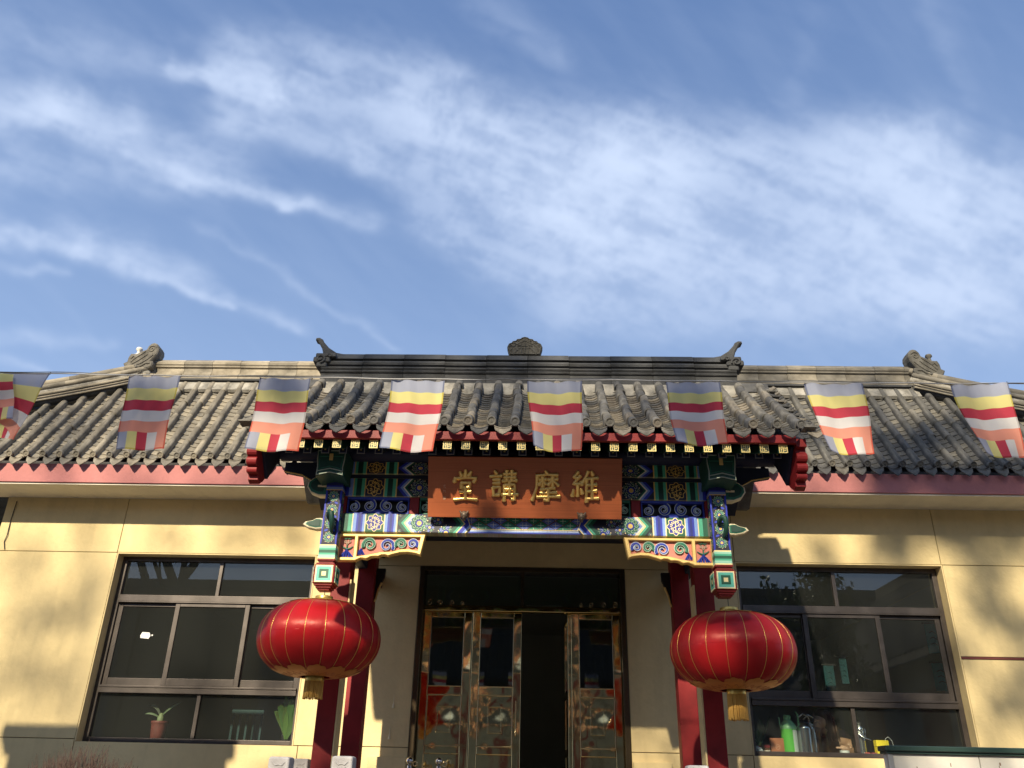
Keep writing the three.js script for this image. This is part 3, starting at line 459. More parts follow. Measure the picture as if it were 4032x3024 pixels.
function bandCanvas(lower) {
  const PX = 644; // pixels per metre over 3.18 m
  return canvas(2048, 104, (c, W, H) => {
    c.fillStyle = css.navy; c.fillRect(0, 0, W, H);
    const half = (mir) => {
      c.save(); if (mir) { c.translate(W, 0); c.scale(-1, 1); }
      const st = (a, b, col) => { c.fillStyle = col; c.fillRect(a * PX, 0, (b - a) * PX + 0.5, H); };
      const chev = (x, list, dir) => { for (const [w, col] of list) { c.fillStyle = col; c.beginPath(); const d = 0.035 * dir; c.moveTo((x + d) * PX, 0); c.lineTo((x - d) * PX, H / 2); c.lineTo((x + d) * PX, H); c.lineTo((x + w + d) * PX, H); c.lineTo((x + w - d) * PX, H / 2); c.lineTo((x + w + d) * PX, 0); c.fill(); x += w; } };
      if (lower) {
        st(0, 0.056, '#57564f'); st(0.056, 0.095, css.green); st(0.095, 0.128, css.teal); st(0.128, 0.137, css.goldL);
        st(0.137, 0.165, css.blueL); st(0.165, 0.18, css.blue); st(0.18, 0.205, '#1b2684'); st(0.205, 0.218, css.blue); st(0.218, 0.243, css.blueL); st(0.237, 0.246, css.goldL);
        st(0.246, 0.398, css.green); st(0.398, 0.408, css.goldL); rosette(c, 0.322 * PX, H / 2, 0.148 * PX, H * 0.93, '#2733a0', css.goldL);
        st(0.408, 0.432, css.blueL); st(0.432, 0.448, css.blue); st(0.448, 0.47, '#1b2684'); st(0.47, 0.485, css.blue); st(0.485, 0.51, css.blueL); st(0.504, 0.515, css.goldL);
        swirlFlower(c, 0.535 * PX, 0.06 * H, 12, 5, [css.green], css.gold); swirlFlower(c, 0.535 * PX, 0.94 * H, 12, 5, [css.green], css.gold);
        chev(0.55, [[0.03, css.green], [0.022, css.teal], [0.014, css.goldL], [0.018, css.white], [0.02, css.blueL], [0.038, css.blue]], 1);
        swirlFlower(c, 0.70 * PX, H / 2, H * 0.47, 10, [css.green, '#176a55'], css.gold);
        swirlFlower(c, 0.79 * PX, 0.72 * H, H * 0.26, 7, ['#2c3fae', css.green], css.gold); swirlFlower(c, 0.86 * PX, 0.3 * H, H * 0.28, 7, [css.green, '#2c3fae'], css.gold); swirlFlower(c, 0.93 * PX, 1.0 * H, H * 0.42, 10, ['#3347b8', css.green], css.gold); swirlFlower(c, 0.80 * PX, 0.12 * H, H * 0.2, 6, [css.green], css.gold);
        chev(0.985, [[0.035, css.green], [0.025, css.teal], [0.012, css.goldL], [0.04, css.blue], [0.022, css.blueL], [0.012, css.goldL]], -1);
        c.save(); c.beginPath(); c.moveTo(1.10 * PX, 0); c.lineTo(1.14 * PX, H * 0.78); c.lineTo(1.6 * PX, H * 0.78); c.lineTo(1.6 * PX, 0); c.clip(); st(1.08, 1.6, css.teal);
        const s = 0.062 * PX; for (let j = -1; j < 3; j++) for (let i = 0; i < 20; i++) { const x = 1.08 * PX + i * s, y = j * s + (i % 2) * s / 1; const cy = j * 2 * s * 0.62 + (i % 2) * s * 0.62 + 6; c.fillStyle = (i >> 0) % 4 < 2 ? '#5b74c4' : '#1c7d66'; c.beginPath(); c.moveTo(x, cy - s * 0.6); c.lineTo(x + s * 0.95, cy); c.lineTo(x, cy + s * 0.6); c.lineTo(x - s * 0.95, cy); c.fill(); c.strokeStyle = '#59302c'; c.lineWidth = 3; c.stroke(); c.strokeStyle = '#e4ead8'; c.lineWidth = 2.4; c.beginPath(); c.moveTo(x - s * 0.4, cy); c.lineTo(x + s * 0.4, cy); c.moveTo(x, cy - s * 0.3); c.lineTo(x, cy + s * 0.3); c.stroke(); c.fillStyle = css.gold; c.beginPath(); c.arc(x, cy + s * 0.6, 3.4, 0, 7); c.fill(); }
        c.restore(); c.strokeStyle = css.goldL; c.lineWidth = 4; c.beginPath(); c.moveTo(1.10 * PX, 0); c.lineTo(1.14 * PX, H * 0.78); c.lineTo(1.6 * PX, H * 0.78); c.stroke();
        c.fillStyle = css.blueW; c.fillRect(1.135 * PX, H * 0.82, 0.5 * PX, H * 0.06); c.fillStyle = css.blueL; c.fillRect(1.13 * PX, H * 0.88, 0.5 * PX, H * 0.05); c.fillStyle = css.blue; c.fillRect(1.12 * PX, H * 0.93, 0.5 * PX, H * 0.07);
      } else {
        st(0, 0.032, css.navy); st(0.032, 0.072, css.blue); st(0.072, 0.105, css.blueL); st(0.105, 0.113, css.gold); st(0.113, 0.135, css.teal); st(0.135, 0.178, css.greenD); st(0.178, 0.206, css.teal); st(0.206, 0.214, css.gold);
        st(0.214, 0.372, '#161c3c'); st(0.372, 0.38, css.gold); rosette(c, 0.293 * PX, H / 2, 0.15 * PX, H * 0.95, '#10131c', css.gold);
        st(0.38, 0.405, css.teal); st(0.405, 0.447, css.greenD); st(0.447, 0.476, css.teal); st(0.476, 0.486, css.gold);
        chev(0.52, [[0.03, css.blue], [0.022, css.blueL], [0.016, css.white], [0.02, css.green]], 1); swirlFlower(c, 0.68 * PX, H / 2, H * 0.47, 10, ['#1a2a60', css.greenD], css.gold); swirlFlower(c, 0.85 * PX, H / 2, H * 0.47, 10, ['#1a2a60', css.greenD], css.gold);
        chev(0.985, [[0.035, css.green], [0.025, css.teal], [0.04, css.blue]], -1); st(1.12, 1.6, css.green); for (let i = 0; i < 8; i++) rosette(c, (1.17 + i * 0.06) * PX, H / 2, 34, 60, css.blue, css.gold);
      }
      c.restore();
    };
    half(false); c.save(); c.beginPath(); c.rect(W / 2, 0, W / 2, H); c.clip(); half(true); c.restore();
    c.strokeStyle = 'rgba(240,225,170,0.55)'; c.lineWidth = 3; c.strokeRect(1, 1, W - 2, H - 2);
  });
}
function aged(cv, seed, k = 1) { const c = cv.getContext('2d'), W = cv.width, H = cv.height, r = rng(seed); for (let i = 0; i < W * H / 90; i++) { const x = r() * W, y = r() * H, q = 0.5 + r() * r() * 4; c.fillStyle = r() < 0.6 ? `rgba(58,50,40,${0.05 + r() * 0.16 * k})` : `rgba(215,208,190,${0.03 + r() * 0.12 * k})`; c.beginPath(); c.ellipse(x, y, q * (0.6 + r()), q * 0.6, r() * 3, 0, 7); c.fill(); } for (let i = 0; i < W / 14; i++) { const x = r() * W; c.fillStyle = `rgba(40,34,28,${0.03 + r() * 0.09 * k})`; c.fillRect(x, r() * H * 0.4, 1 + r() * 3, H * (0.2 + r() * 0.7)); } return cv; }
const bandLower = ctex(aged(bandCanvas(true), 61)), bandUpper = ctex(aged(bandCanvas(false), 62));
const postTex = ctex(canvas(128, 640, (c, W, H) => { // 0.70 m tall, 3.25 to 3.95
  const yy = (m) => H * (1 - (m - 3.25) / 0.70); const st = (a, b, col) => { c.fillStyle = col; c.fillRect(0, yy(b), W, yy(a) - yy(b) + 1); };
  st(3.25, 3.95, css.navy);
  st(3.25, 3.268, css.goldL); st(3.262, 3.292, css.tealL); st(3.285, 3.305, css.teal); st(3.3, 3.325, css.green); st(3.325, 3.342, css.teal); st(3.34, 3.362, css.tealL); st(3.358, 3.368, css.goldL);
  c.fillStyle = css.blue; for (const s of [0, 1]) { c.beginPath(); for (let m = 3.368; m <= 3.84; m += 0.01) { const w = 9 + 6 * Math.abs(Math.sin((m - 3.37) / 0.118 * Math.PI)); c.lineTo(s ? W - w : w, yy(m)); } c.lineTo(s ? W : 0, yy(3.84)); c.lineTo(s ? W : 0, yy(3.368)); c.fill(); }
  for (let k = 0; k < 4; k++) { const y = yy(3.43 + k * 0.118); swirlFlower(c, W / 2, y, 42, 10, [css.green, '#16705a'], css.gold); c.fillStyle = '#3346c4'; for (const s of [-1, 1]) { c.beginPath(); c.ellipse(W / 2 + s * 28, y - 54, 16, 8, s * 0.4, 0, 7); c.fill(); } }
  st(3.838, 3.846, css.gold); st(3.846, 3.87, '#7d92cc'); st(3.868, 3.884, css.blue); st(3.88, 3.918, '#101a66'); st(3.915, 3.935, css.blue); st(3.932, 3.946, '#7d92cc'); st(3.944, 3.95, css.gold);
}));
const boxTex = ctex(canvas(128, 128, (c) => { const q = (m, col) => { c.fillStyle = col; c.fillRect(m, m, 128 - 2 * m, 128 - 2 * m); }; q(0, css.goldL); q(7, css.white); q(10, '#5fc0ae'); q(30, css.green); q(48, css.goldL); }));
const wanTex = ctex(canvas(96, 96, (c) => {
  c.fillStyle = '#0e3d2e'; c.fillRect(0, 0, 96, 96); c.strokeStyle = '#f0d78a'; c.lineWidth = 10; c.strokeRect(6, 6, 84, 84); c.lineWidth = 8; c.beginPath();
  c.moveTo(48, 12); c.lineTo(48, 84); c.moveTo(12, 48); c.lineTo(84, 48); c.moveTo(28, 12); c.lineTo(28, 26); c.moveTo(48, 28); c.lineTo(24, 28); c.lineTo(24, 38); c.moveTo(48, 68); c.lineTo(72, 68); c.lineTo(72, 58); c.moveTo(28, 48); c.lineTo(28, 72); c.moveTo(68, 48); c.lineTo(68, 24); c.moveTo(28, 84); c.lineTo(28, 72); c.moveTo(68, 12); c.lineTo(68, 24); c.stroke();
}));
const tigerTex = ctex(canvas(64, 64, (c) => { c.fillStyle = '#8d8f92'; c.fillRect(0, 0, 64, 64); c.fillStyle = '#141c4e'; c.fillRect(6, 6, 52, 52); c.fillStyle = '#0b0f24'; c.fillRect(14, 14, 36, 36); c.fillStyle = '#b9a469'; c.fillRect(25, 22, 14, 14); }));
const pTex = (t, r = 0.5) => new THREE.MeshStandardMaterial({ map: t, roughness: r });
const mBandL = pTex(bandLower), mBandU = pTex(bandUpper), mPost = pTex(postTex, 0.55), mBox = pTex(boxTex, 0.5), mWan = pTex(wanTex), mTiger = pTex(tigerTex, 0.6);

// ---------------------------------------------------------------- the entrance portico
const gate = thing('entrance_portico', 'painted wooden entrance porch with curved tiled roof before the hall door', 'porch');
const XC = -0.02, PX0 = 1.62;
M.edging = std([0.34, 0.40, 0.34], 0.6); M.redField = std([0.58, 0.20, 0.16], 0.6); M.blossom = std([0.5, 0.36, 0.28], 0.6); M.lightLine = std([0.62, 0.70, 0.80], 0.5); M.greenLine = std([0.50, 0.70, 0.58], 0.5);
{
  // roof
  const roof = grp('roof', gate), pitch = 0.19, pr = profile(2.87, 4.24, 1.87, 5.07, 0.05), rows = [];
  for (let k = -12; k < 12; k++) rows.push(-0.005 + (k + 0.5) * pitch);
  tileSlope(roof, pr, rows, pitch, 0.0375, 0.153, 0.062, clayGate, () => pr.len, 21, () => true, [0.05, 0.092]);
  mesh('roof_deck', extX([[2.80, 4.125], [2.815, 4.165], [2.5, 4.36], [2.15, 4.64], [1.86, 4.98], [1.72, 5.04], [1.58, 4.98], [1.29, 4.64], [0.94, 4.36], [0.70, 4.2], [0.70, 4.15], [0.95, 4.29], [1.3, 4.55], [1.72, 4.9], [2.14, 4.55], [2.48, 4.30]], -2.16, 2.13), M.navyBoard, roof);
  mesh('rear_slope', extX([[1.62, 5.12], [1.29, 4.80], [0.94, 4.51], [0.62, 4.33], [0.60, 4.24], [0.72, 4.22], [0.94, 4.37], [1.29, 4.65], [1.58, 4.99]], -2.31, 2.28), clayGate[1], roof);
  for (const s of [-1, 1]) mesh('verge_cap', extX([[1.93, 4.98], [1.85, 5.10], [1.76, 5.15], [1.66, 5.15], [1.58, 5.06], [1.6, 4.95]], Math.min(XC + s * 2.0, XC + s * 2.29), Math.max(XC + s * 2.0, XC + s * 2.29)), clayGate[3], roof);
  mesh('mortar_bed', extX([[1.955, 4.90], [1.93, 4.955], [1.845, 5.085], [1.72, 5.09], [1.72, 5.03], [1.86, 4.985]], -2.19, 2.17), mortar, roof);
  // ridge in moulded lengths
  const SYR = (y) => 5.07 + (y - 5.08) * 0.9, L = 4.03 / 10, prof = [[1.835, 5.08], [1.835, 5.205], [1.85, 5.21], [1.858, 5.222], [1.85, 5.234], [1.838, 5.24], [1.848, 5.25], [1.856, 5.262], [1.848, 5.276], [1.815, 5.285], [1.815, 5.30], [1.835, 5.312], [1.842, 5.336], [1.832, 5.358], [1.808, 5.366], [1.80, 5.375], [1.835, 5.385], [1.80, 5.455], [1.765, 5.48], [1.675, 5.48], [1.64, 5.455], [1.605, 5.08]].map(p => [p[0], SYR(p[1])]);
  const gg = wuv(smoothNormals(extX(prof, 0.002, L - 0.002), 0.5));
  mesh('ridge_core', extX([[1.80, 5.06], [1.80, 5.25], [1.79, 5.44], [1.66, 5.44], [1.63, 5.06]].map(p => [p[0], SYR(p[1])]), -2.02, 1.99), ridgeDark, roof);
  for (let k = 0; k < 10; k++) raw('ridge_block', gg, ridgeDark, roof, -2.03 + k * L, (k * 7 % 3) * 0.0015, (k * 5 % 3) * 0.001);
  for (const s of [-1, 1]) {
    const x = XC + s * 2.0, e = grp('ridge_end', roof, [0, 0.498, 0]); e.scale.y = 0.9;
    const o = [[-0.34, 5.478], [-0.18, 5.482], [-0.10, 5.50], [-0.02, 5.56], [0.035, 5.63], [0.052, 5.665], [0.088, 5.688], [0.12, 5.685], [0.125, 5.66], [0.098, 5.645], [0.05, 5.555], [0.03, 5.48], [0.02, 5.42], [-0.34, 5.42]].map(p => [x + s * p[0], p[1]]);
    mesh('upturned_horn', ext(s > 0 ? o.reverse() : o, 0.10, 1.67, 0.012), ridgeDark, e);
    mesh('scroll_block', [rb(x - 0.10 + s * -0.03, x + 0.10 + s * -0.03, 5.385, 5.43, 1.62, 1.875, 0.012), rb(x - 0.085 + s * 0.01, x + 0.085 + s * 0.01, 5.325, 5.395, 1.64, 1.868, 0.02), rb(x - 0.06, x + 0.045, 5.27, 5.335, 1.66, 1.862, 0.02), sweep(spiral(x + s * 0.02, 5.365, 1.872, 0.006, 0.05, 1, 1.4 * s, 18), 0.011, 6), sweep(spiral(x - s * 0.07, 5.40, 1.875, 0.004, 0.025, 2, 1.2, 12), 0.009, 6)], ridgeDark, e);
  }
  { // lobed crest in the middle of the ridge
    const c = grp('ridge_crest', roof, [-0.045, 5.42, 1.76]); c.scale.set(0.98, 0.80, 1);
    const half = [[0.155, 0], [0.178, 0.11], [0.165, 0.15], [0.138, 0.163], [0.128, 0.185], [0.095, 0.193], [0.082, 0.216], [0.045, 0.222], [0.03, 0.24], [0, 0.25]];
    const out = [...half, ...half.slice(0, -1).reverse().map(p => [-p[0], p[1]])];
    mesh('crest_slab', ext(out, 0.09, -0.045, 0.008), carvedDark, c);
    const k = (a, r) => sweep(a.map(p => [p[0], p[1], 0.047]), r, 6);
    const inner = half.map(p => [p[0] * 0.72, p[1] * 0.76]); const rim = out.map(p => [p[0] * 0.93, 0.01 + p[1] * 0.93]);
    mesh('crest_relief', [k([...rim, rim[0]], 0.007), k([...inner, ...inner.slice(0, -1).reverse().map(p => [-p[0], p[1]])], 0.005), k([[-0.075, 0.115], [0.075, 0.115]], 0.007), k([[-0.06, 0.085], [0.06, 0.085]], 0.006), k([[0, 0.155], [0, 0.02]], 0.007), k([[-0.035, 0.11], [-0.035, 0.02]], 0.006), k([[0.035, 0.11], [0.035, 0.02]], 0.006), k([[-0.07, 0.07], [-0.1, 0.03]], 0.006), k([[0.07, 0.07], [0.1, 0.03]], 0.006), k([[-0.03, 0.14], [-0.07, 0.13]], 0.006), k([[0.03, 0.14], [0.07, 0.13]], 0.006), ...[-1, 1].flatMap(s => [[0.137, 0.06], [0.143, 0.12], [0.105, 0.165], [0.06, 0.198]].map(p => sweep(spiral(s * p[0], p[1], 0.047, 0.003, 0.016, p[0] * 50, 1.3 * s, 12), 0.0045, 5)))], carvedDark, c);
  }
  mesh('porch_ceiling', rb(XC - 1.56, XC + 1.56, 4.03, 4.05, 0.004, 2.08, 0.003), M.navyBoard, gate);
  // red eave board, flying rafters and eave rafters with painted ends
  mesh('eave_board', rb(-2.17, 2.14, 4.098, 4.168, 2.80, 2.838, 0.004), M.redPaint, gate);
  const rg = wuv(bar([0, 0, 0], [0, 0.16, -0.42], 0.068, 0.068)), re = new THREE.BoxGeometry(0.07, 0.07, 0.005), te = new THREE.BoxGeometry(0.064, 0.064, 0.005), er = wuv(bar([0, 0, 0], [0, 0.45, -0.88], 0.062, 0.062));
  for (let k = -14; k <= 14; k++) {
    const x = -0.048 + 0.149 * k; const f = raw('flying_rafter', rg, M.greenDark, gate, x, 4.063, 2.785); raw('rafter_end', re, mWan, f, 0, -0.001, 0.0165);
    const r = raw('eave_rafter', er, M.navyBoard, gate, x + 0.008, 4.093, 2.585); raw('rafter_end', te, mTiger, r, 0, -0.006, 0.018);
  }
  mesh('soffit_board', bar([-0.015, 4.20, 2.60], [-0.015, 4.65, 1.80], 4.28, 0.014), M.navyBoard, gate);
  // purlin and boards over the front beams
  mesh('purlin', sweep([[-2.16, 4.20, 2.22], [2.13, 4.20, 2.22]], 0.072, 14), M.navy, gate);
  mesh('purlin', sweep([[-2.16, 4.86, 1.72], [2.13, 4.86, 1.72]], 0.07, 12), M.navy, gate);
  mesh('purlin_board', rb(XC - 1.52, XC + 1.52, 4.02, 4.13, 2.165, 2.215, 0.004), mBandU, gate, true);
  mesh('cross_board', [rb(XC - 1.52, XC + 1.52, 3.985, 4.02, 2.14, 2.19, 0.004)], M.navyBoard, gate);
  mesh('upper_beam', rb(XC - 1.55, XC + 1.55, 3.82, 3.985, 2.09, 2.20, 0.008), mBandU, gate, true);
  mesh('lower_beam', rb(XC - 1.555, XC + 1.555, 3.505, 3.668, 2.09, 2.205, 0.008), mBandL, gate, true);
  for (const o of gate.children) if (o.name === 'upper_beam' || o.name === 'lower_beam' || o.name === 'purlin_board') { const p = o.geometry.attributes.position, uv = o.geometry.attributes.uv, y0 = o.name === 'upper_beam' ? 3.82 : o.name === 'lower_beam' ? 3.505 : 4.02, h = o.name === 'purlin_board' ? 0.11 : 0.164; for (let i = 0; i < p.count; i++) uv.setXY(i, (p.getX(i) - XC + 1.59) / 3.18, (p.getY(i) - y0) / h); }
  mesh('backing_board', bx(XC - 1.53, XC + 1.53, 3.668, 3.82, 2.09, 2.10), M.black, gate);
  for (const s of [-1, 1]) {
    const X = (u) => XC + s * u, seg = (a, b) => s > 0 ? [X(a), X(b)] : [X(b), X(a)];
    const B = (name, a, b, y0, y1, z0, z1, m, r = 0.005, par = gate) => { const [p, q] = seg(a, b); return mesh(name, rb(p, q, y0, y1, z0, z1, r), m, par); };
    // red stub posts and carved scroll panel between the beams
    B('stub_post', 1.53, 1.565, 3.668, 3.82, 2.105, 2.195, M.redPaint); B('stub_post', 0.905, 0.985, 3.668, 3.82, 2.105, 2.19, M.redPaint);
    const scroll = (name, x0, x1, list, col, lt) => {
      const g = grp(name, gate), tubes = [], edges = [];
      for (const [u, v, r, dir] of list) { const sp = spiral(X(u), v, 2.165, r * 0.18, r, dir > 0 ? -1.2 : Math.PI + 1.2, 1.55 * dir * -1, 34).map((p) => p); tubes.push(sweep(sp, sp.map((_, i) => r * lerp(0.12, 0.30, i / 34)), 7, 0.8)); edges.push(sweep(sp.map((p, i) => { const k = 1 + 0.27; return [X(u) + (p[0] - X(u)) * k, v + (p[1] - v) * k, 2.176]; }), 0.0036, 5)); edges.push(sweep(sp.map((p, i) => { const k = 1 - 0.25; return [X(u) + (p[0] - X(u)) * k, v + (p[1] - v) * k, 2.176]; }), 0.003, 5)); }
      const [p, q] = seg(x0, x1);
      mesh('scroll_relief', tubes, col, g); mesh('scroll_outline', edges, lt, g); mesh('scroll_border', [rb(p, q, 3.672, 3.683, 2.13, 2.182, 0.003), rb(p, q, 3.797, 3.82, 2.13, 2.182, 0.003), rb(p, p + 0.012, 3.683, 3.797, 2.13, 2.18, 0.003), rb(q - 0.012, q, 3.683, 3.797, 2.13, 2.18, 0.003), sweep([[X(x1 - 0.14), 3.684, 2.165], [X((x0 + x1) / 2), 3.70, 2.165], [X(x0 + 0.14), 3.684, 2.165]], 0.014, 6)], col, g);
    };
    scroll('scroll_carving', 0.99, 1.525, [[1.462, 3.733, 0.042, 1], [1.332, 3.744, 0.052, 1], [1.182, 3.744, 0.052, -1], [1.05, 3.733, 0.042, -1]].map(p => [p[0], p[1], p[2], p[3] * s]), M.blue, M.lightLine);
    scroll('scroll_carving', 0.36, 0.90, [[0.85, 3.738, 0.036, s], [0.70, 3.75, 0.046, s], [0.55, 3.75, 0.046, -s], [0.42, 3.738, 0.036, -s]], M.green, M.greenLine);
    // hanging post
    const hp = grp('hanging_post', gate, [X(PX0), 0, 2.232]);
    mesh('post_shaft', new THREE.BoxGeometry(0.137, 0.70, 0.137).translate(0, 3.60, 0), mPost, hp, true);
    for (const [w, p, q] of [[0.072, 3.232, 3.25], [0.06, 3.215, 3.232], [0.075, 3.2, 3.216], [0.075, 3.03, 3.045], [0.062, 3.012, 3.031], [0.05, 2.998, 3.013]]) mesh('post_moulding', rb(-w, w, p, q, -w, w, 0.004), M.redPaint, hp);
    mesh('post_block', new RoundedBoxGeometry(0.176, 0.158, 0.176, 1, 0.012).translate(0, 3.123, 0), M.redPaint, hp);
    for (let k = 0; k < 4; k++) { const f = mesh('block_face', new THREE.BoxGeometry(0.142, 0.138, 0.006).translate(0, 3.123, 0.0895), mBox, hp, true); f.rotation.y = k * Math.PI / 2; }
    mesh('banner_hook', [sweep([[-0.01, 3.58, 0.06], [-0.015, 3.60, 0.11], [0.0, 3.625, 0.145], [0.02, 3.615, 0.16], [0.03, 3.56, 0.155], [0.028, 3.505, 0.13], [0.02, 3.475, 0.075]], [0.016, 0.02, 0.022, 0.023, 0.022, 0.02, 0.014], 9)], M.greenDark, hp);
    // projecting beam head over the post
    const bh = grp('beam_head', gate, [X(PX0), 0, 0]);
    const hd = (k, up) => [[-0.118 * k, 3.885 + up], [0, 3.91 + up], [0.118 * k, 3.885 + up], [0.112 * k, 3.96], [0.122 * k, 4.03], [0.125 * k, 4.115 - up], [-0.125 * k, 4.115 - up], [-0.122 * k, 4.03], [-0.112 * k, 3.96]];
    mesh('head_block', ext(hd(1, 0), 0.31, 2.22, 0.012), M.greenDark, bh); { const e = hd(0.93, 0.008); mesh('head_edging', sweep([...e, e[0]].map(p => [p[0], p[1], 2.531]), 0.0055, 5), M.edging, bh); const f = hd(0.80, 0.06); mesh('head_edging', sweep([...f, f[0]].map(p => [p[0], p[1], 2.531]), 0.0035, 5), M.green, bh); }
    mesh('head_band', [sweep([[-0.108, 3.925, 2.532], [0, 3.95, 2.532], [0.108, 3.925, 2.532]], 0.005, 5)], M.edging, bh); mesh('head_plate', rb(-0.016, 0.016, 4.02, 4.08, 2.529, 2.537, 0.003), M.goldPaint, bh);
    // beam ends past the post
    const leaf = (pts, z0, inset, bar1) => { z0 += 0.055; const g = grp('beam_end', gate); const q = pts.map(p => [X(p[0]), p[1]]), c = q.reduce((a, p) => [a[0] + p[0] / q.length, a[1] + p[1] / q.length], [0, 0]); const dir = s > 0 ? q : q.slice().reverse(); mesh('end_edge', ext(dir, 0.08, z0, 0.006), M.cream, g); mesh('end_face', ext(dir.map(p => [c[0] + (p[0] - c[0]) * inset, c[1] + (p[1] - c[1]) * inset]), 0.006, z0 + 0.078, 0.002), M.green, g); mesh('end_face_inner', ext(dir.map(p => [c[0] + (p[0] - c[0]) * 0.62, c[1] + (p[1] - c[1]) * 0.62]), 0.006, z0 + 0.083, 0.002), M.greenDark, g); if (bar1) { const [p, r] = seg(1.70, 1.775); mesh('end_stripe', rb(p, r, 3.876, 3.894, z0 + 0.08, z0 + 0.094, 0.004), M.cream, g); } };
    leaf([[1.685, 3.80], [1.76, 3.80], [1.835, 3.83], [1.87, 3.88], [1.865, 3.925], [1.82, 3.965], [1.76, 3.985], [1.685, 3.985]], 2.12, 0.86, true);
    leaf([[1.685, 3.515], [1.75, 3.51], [1.82, 3.525], [1.865, 3.55], [1.845, 3.575], [1.79, 3.585], [1.755, 3.605], [1.72, 3.607], [1.685, 3.597]], 2.12, 0.78, false);
    // purlin bracket under the side overhang
    { const o = [[1.69, 4.14], [1.69, 3.83], [1.80, 3.845], [1.845, 3.90], [1.87, 3.97], [1.96, 4.02], [2.12, 4.05], [2.12, 4.14]].map(p => [X(p[0]), p[1]]); mesh('purlin_bracket', ext(s > 0 ? o : o.slice().reverse(), 0.06, 2.09, 0.004), M.navyBoard, gate); mesh('bracket_trim', sweep(o.slice(2, 7).map(p => [p[0], p[1] + 0.004, 2.152]), 0.006, 5), M.goldPaint, gate); }
    // spandrel under the lower beam
    const sp = grp('spandrel', gate), z0 = 2.135;
    const o = [[1.578, 3.488], [0.83, 3.490], [0.862, 3.315], [0.90, 3.328], [0.965, 3.337], [1.03, 3.334], [1.09, 3.318], [1.13, 3.305], [1.155, 3.313], [1.185, 3.312], [1.215, 3.298], [1.24, 3.300], [1.275, 3.296], [1.31, 3.278], [1.355, 3.284], [1.395, 3.266], [1.40, 3.262], [1.574, 3.260]];
    const h1 = [[1.548, 3.464], [1.548, 3.288], [1.422, 3.288], [1.422, 3.464]], h2 = [[1.392, 3.464], [0.87, 3.466], [0.888, 3.352], [0.96, 3.365], [1.03, 3.362], [1.10, 3.342], [1.20, 3.335], [1.30, 3.312], [1.392, 3.297]];
    const tr = (a) => { const q = a.map(p => [X(p[0]), p[1]]); return s > 0 ? q : q.reverse(); };
    mesh('gilt_frame', ext(tr(o), 0.075, z0, 0.006, [tr(h1), tr(h2)]), M.goldPaint, sp);
    mesh('red_field', ext(tr(o.map(p => [1.2 + (p[0] - 1.2) * 0.985, 3.39 + (p[1] - 3.39) * 0.93])), 0.03, z0 + 0.01), M.redField, sp);
    const zc = z0 + 0.048, vs = (u, v, r, a, t, m, lt) => { const q = spiral(X(u), v, zc, r * 0.12, r, a, t * s, 30); mesh('scroll_vine', sweep(q, q.map((_, i) => lerp(0.007, 0.018, i / 30)), 7, 0.8), m, sp); mesh('vine_outline', [sweep(q.map(p => [X(u) + (p[0] - X(u)) * (1 + 0.015 / r), v + (p[1] - v) * (1 + 0.015 / r), zc + 0.010]), 0.0032, 4), sweep(q.slice(8).map(p => [X(u) + (p[0] - X(u)) * (1 - 0.013 / r), v + (p[1] - v) * (1 - 0.013 / r), zc + 0.010]), 0.0026, 4)], lt, sp); };
    const A = (d) => s > 0 ? Math.PI - d : d;
    vs(1.295, 3.400, 0.056, A(0.4), -1.5, M.green, M.greenLine); vs(1.150, 3.392, 0.058, A(2.6), 1.5, M.blue, M.lightLine); vs(1.030, 3.408, 0.046, A(0.4), -1.5, M.green, M.greenLine); vs(0.935, 3.410, 0.040, A(2.6), 1.5, M.blue, M.lightLine);
    const mt = (u, v, w, h) => { const k = 5, P = []; for (let i = 0; i < k; i++) { const a = X(u + (i / (k - 1) - 0.5) * w * 1.0); P.push(sweep([[a, v, zc - 0.004], [X(u + (i / (k - 1) - 0.5) * w * 0.3), v + h * (1 - Math.abs(i - 2) * 0.16), zc + 0.004]], [w * 0.16, w * 0.07], 5, 0.6)); } return P; };
    mesh('painted_rock', [...mt(1.485, 3.292, 0.105, 0.07), ...mt(1.365, 3.315, 0.06, 0.06)], M.blue, sp);
    mesh('painted_plant', [sweep([[X(1.485), 3.36, zc], [X(1.487), 3.40, zc]], 0.006, 5), sweep([[X(1.485), 3.36, zc], [X(1.515), 3.375, zc], [X(1.535), 3.39, zc]], [0.008, 0.006, 0.003], 5), sweep([[X(1.485), 3.36, zc], [X(1.455), 3.37, zc], [X(1.435), 3.385, zc]], [0.008, 0.006, 0.003], 5), sweep([[X(1.485), 3.458, zc], [X(1.50), 3.445, zc], [X(1.52), 3.455, zc]], [0.006, 0.006, 0.003], 5), sweep([[X(1.485), 3.458, zc], [X(1.47), 3.445, zc], [X(1.45), 3.455, zc]], [0.006, 0.006, 0.003], 5)], M.green, sp);
    mesh('painted_blossom', [[1.505, 3.425], [1.47, 3.425], [1.487, 3.412]].map(p => sweep(spiral(X(p[0]), p[1], zc, 0.003, 0.013, 0, 1.2, 12), 0.004, 5)), M.blossom, sp);
    // columns
    const fc = grp('front_column', gate), cx = -0.047 + s * 1.628;
    mesh('column_shaft', rb(cx - 0.083, cx + 0.083, 1.0, 4.7, 1.37, 1.55, 0.008), M.redPaint, fc);
    mesh('edge_strip', rb(cx - s * 0.083 - (s > 0 ? 0.016 : 0), cx - s * 0.083 + (s > 0 ? 0 : 0.016), 1.0, 3.25, 1.375, 1.546, 0.003), M.stucco, fc);
    const rc = -0.045 + s * 1.532; mesh('rear_column', rb(rc - 0.085, rc + 0.085, 1.0, 4.46, 0.74, 0.90, 0.008), M.redPaint, gate);
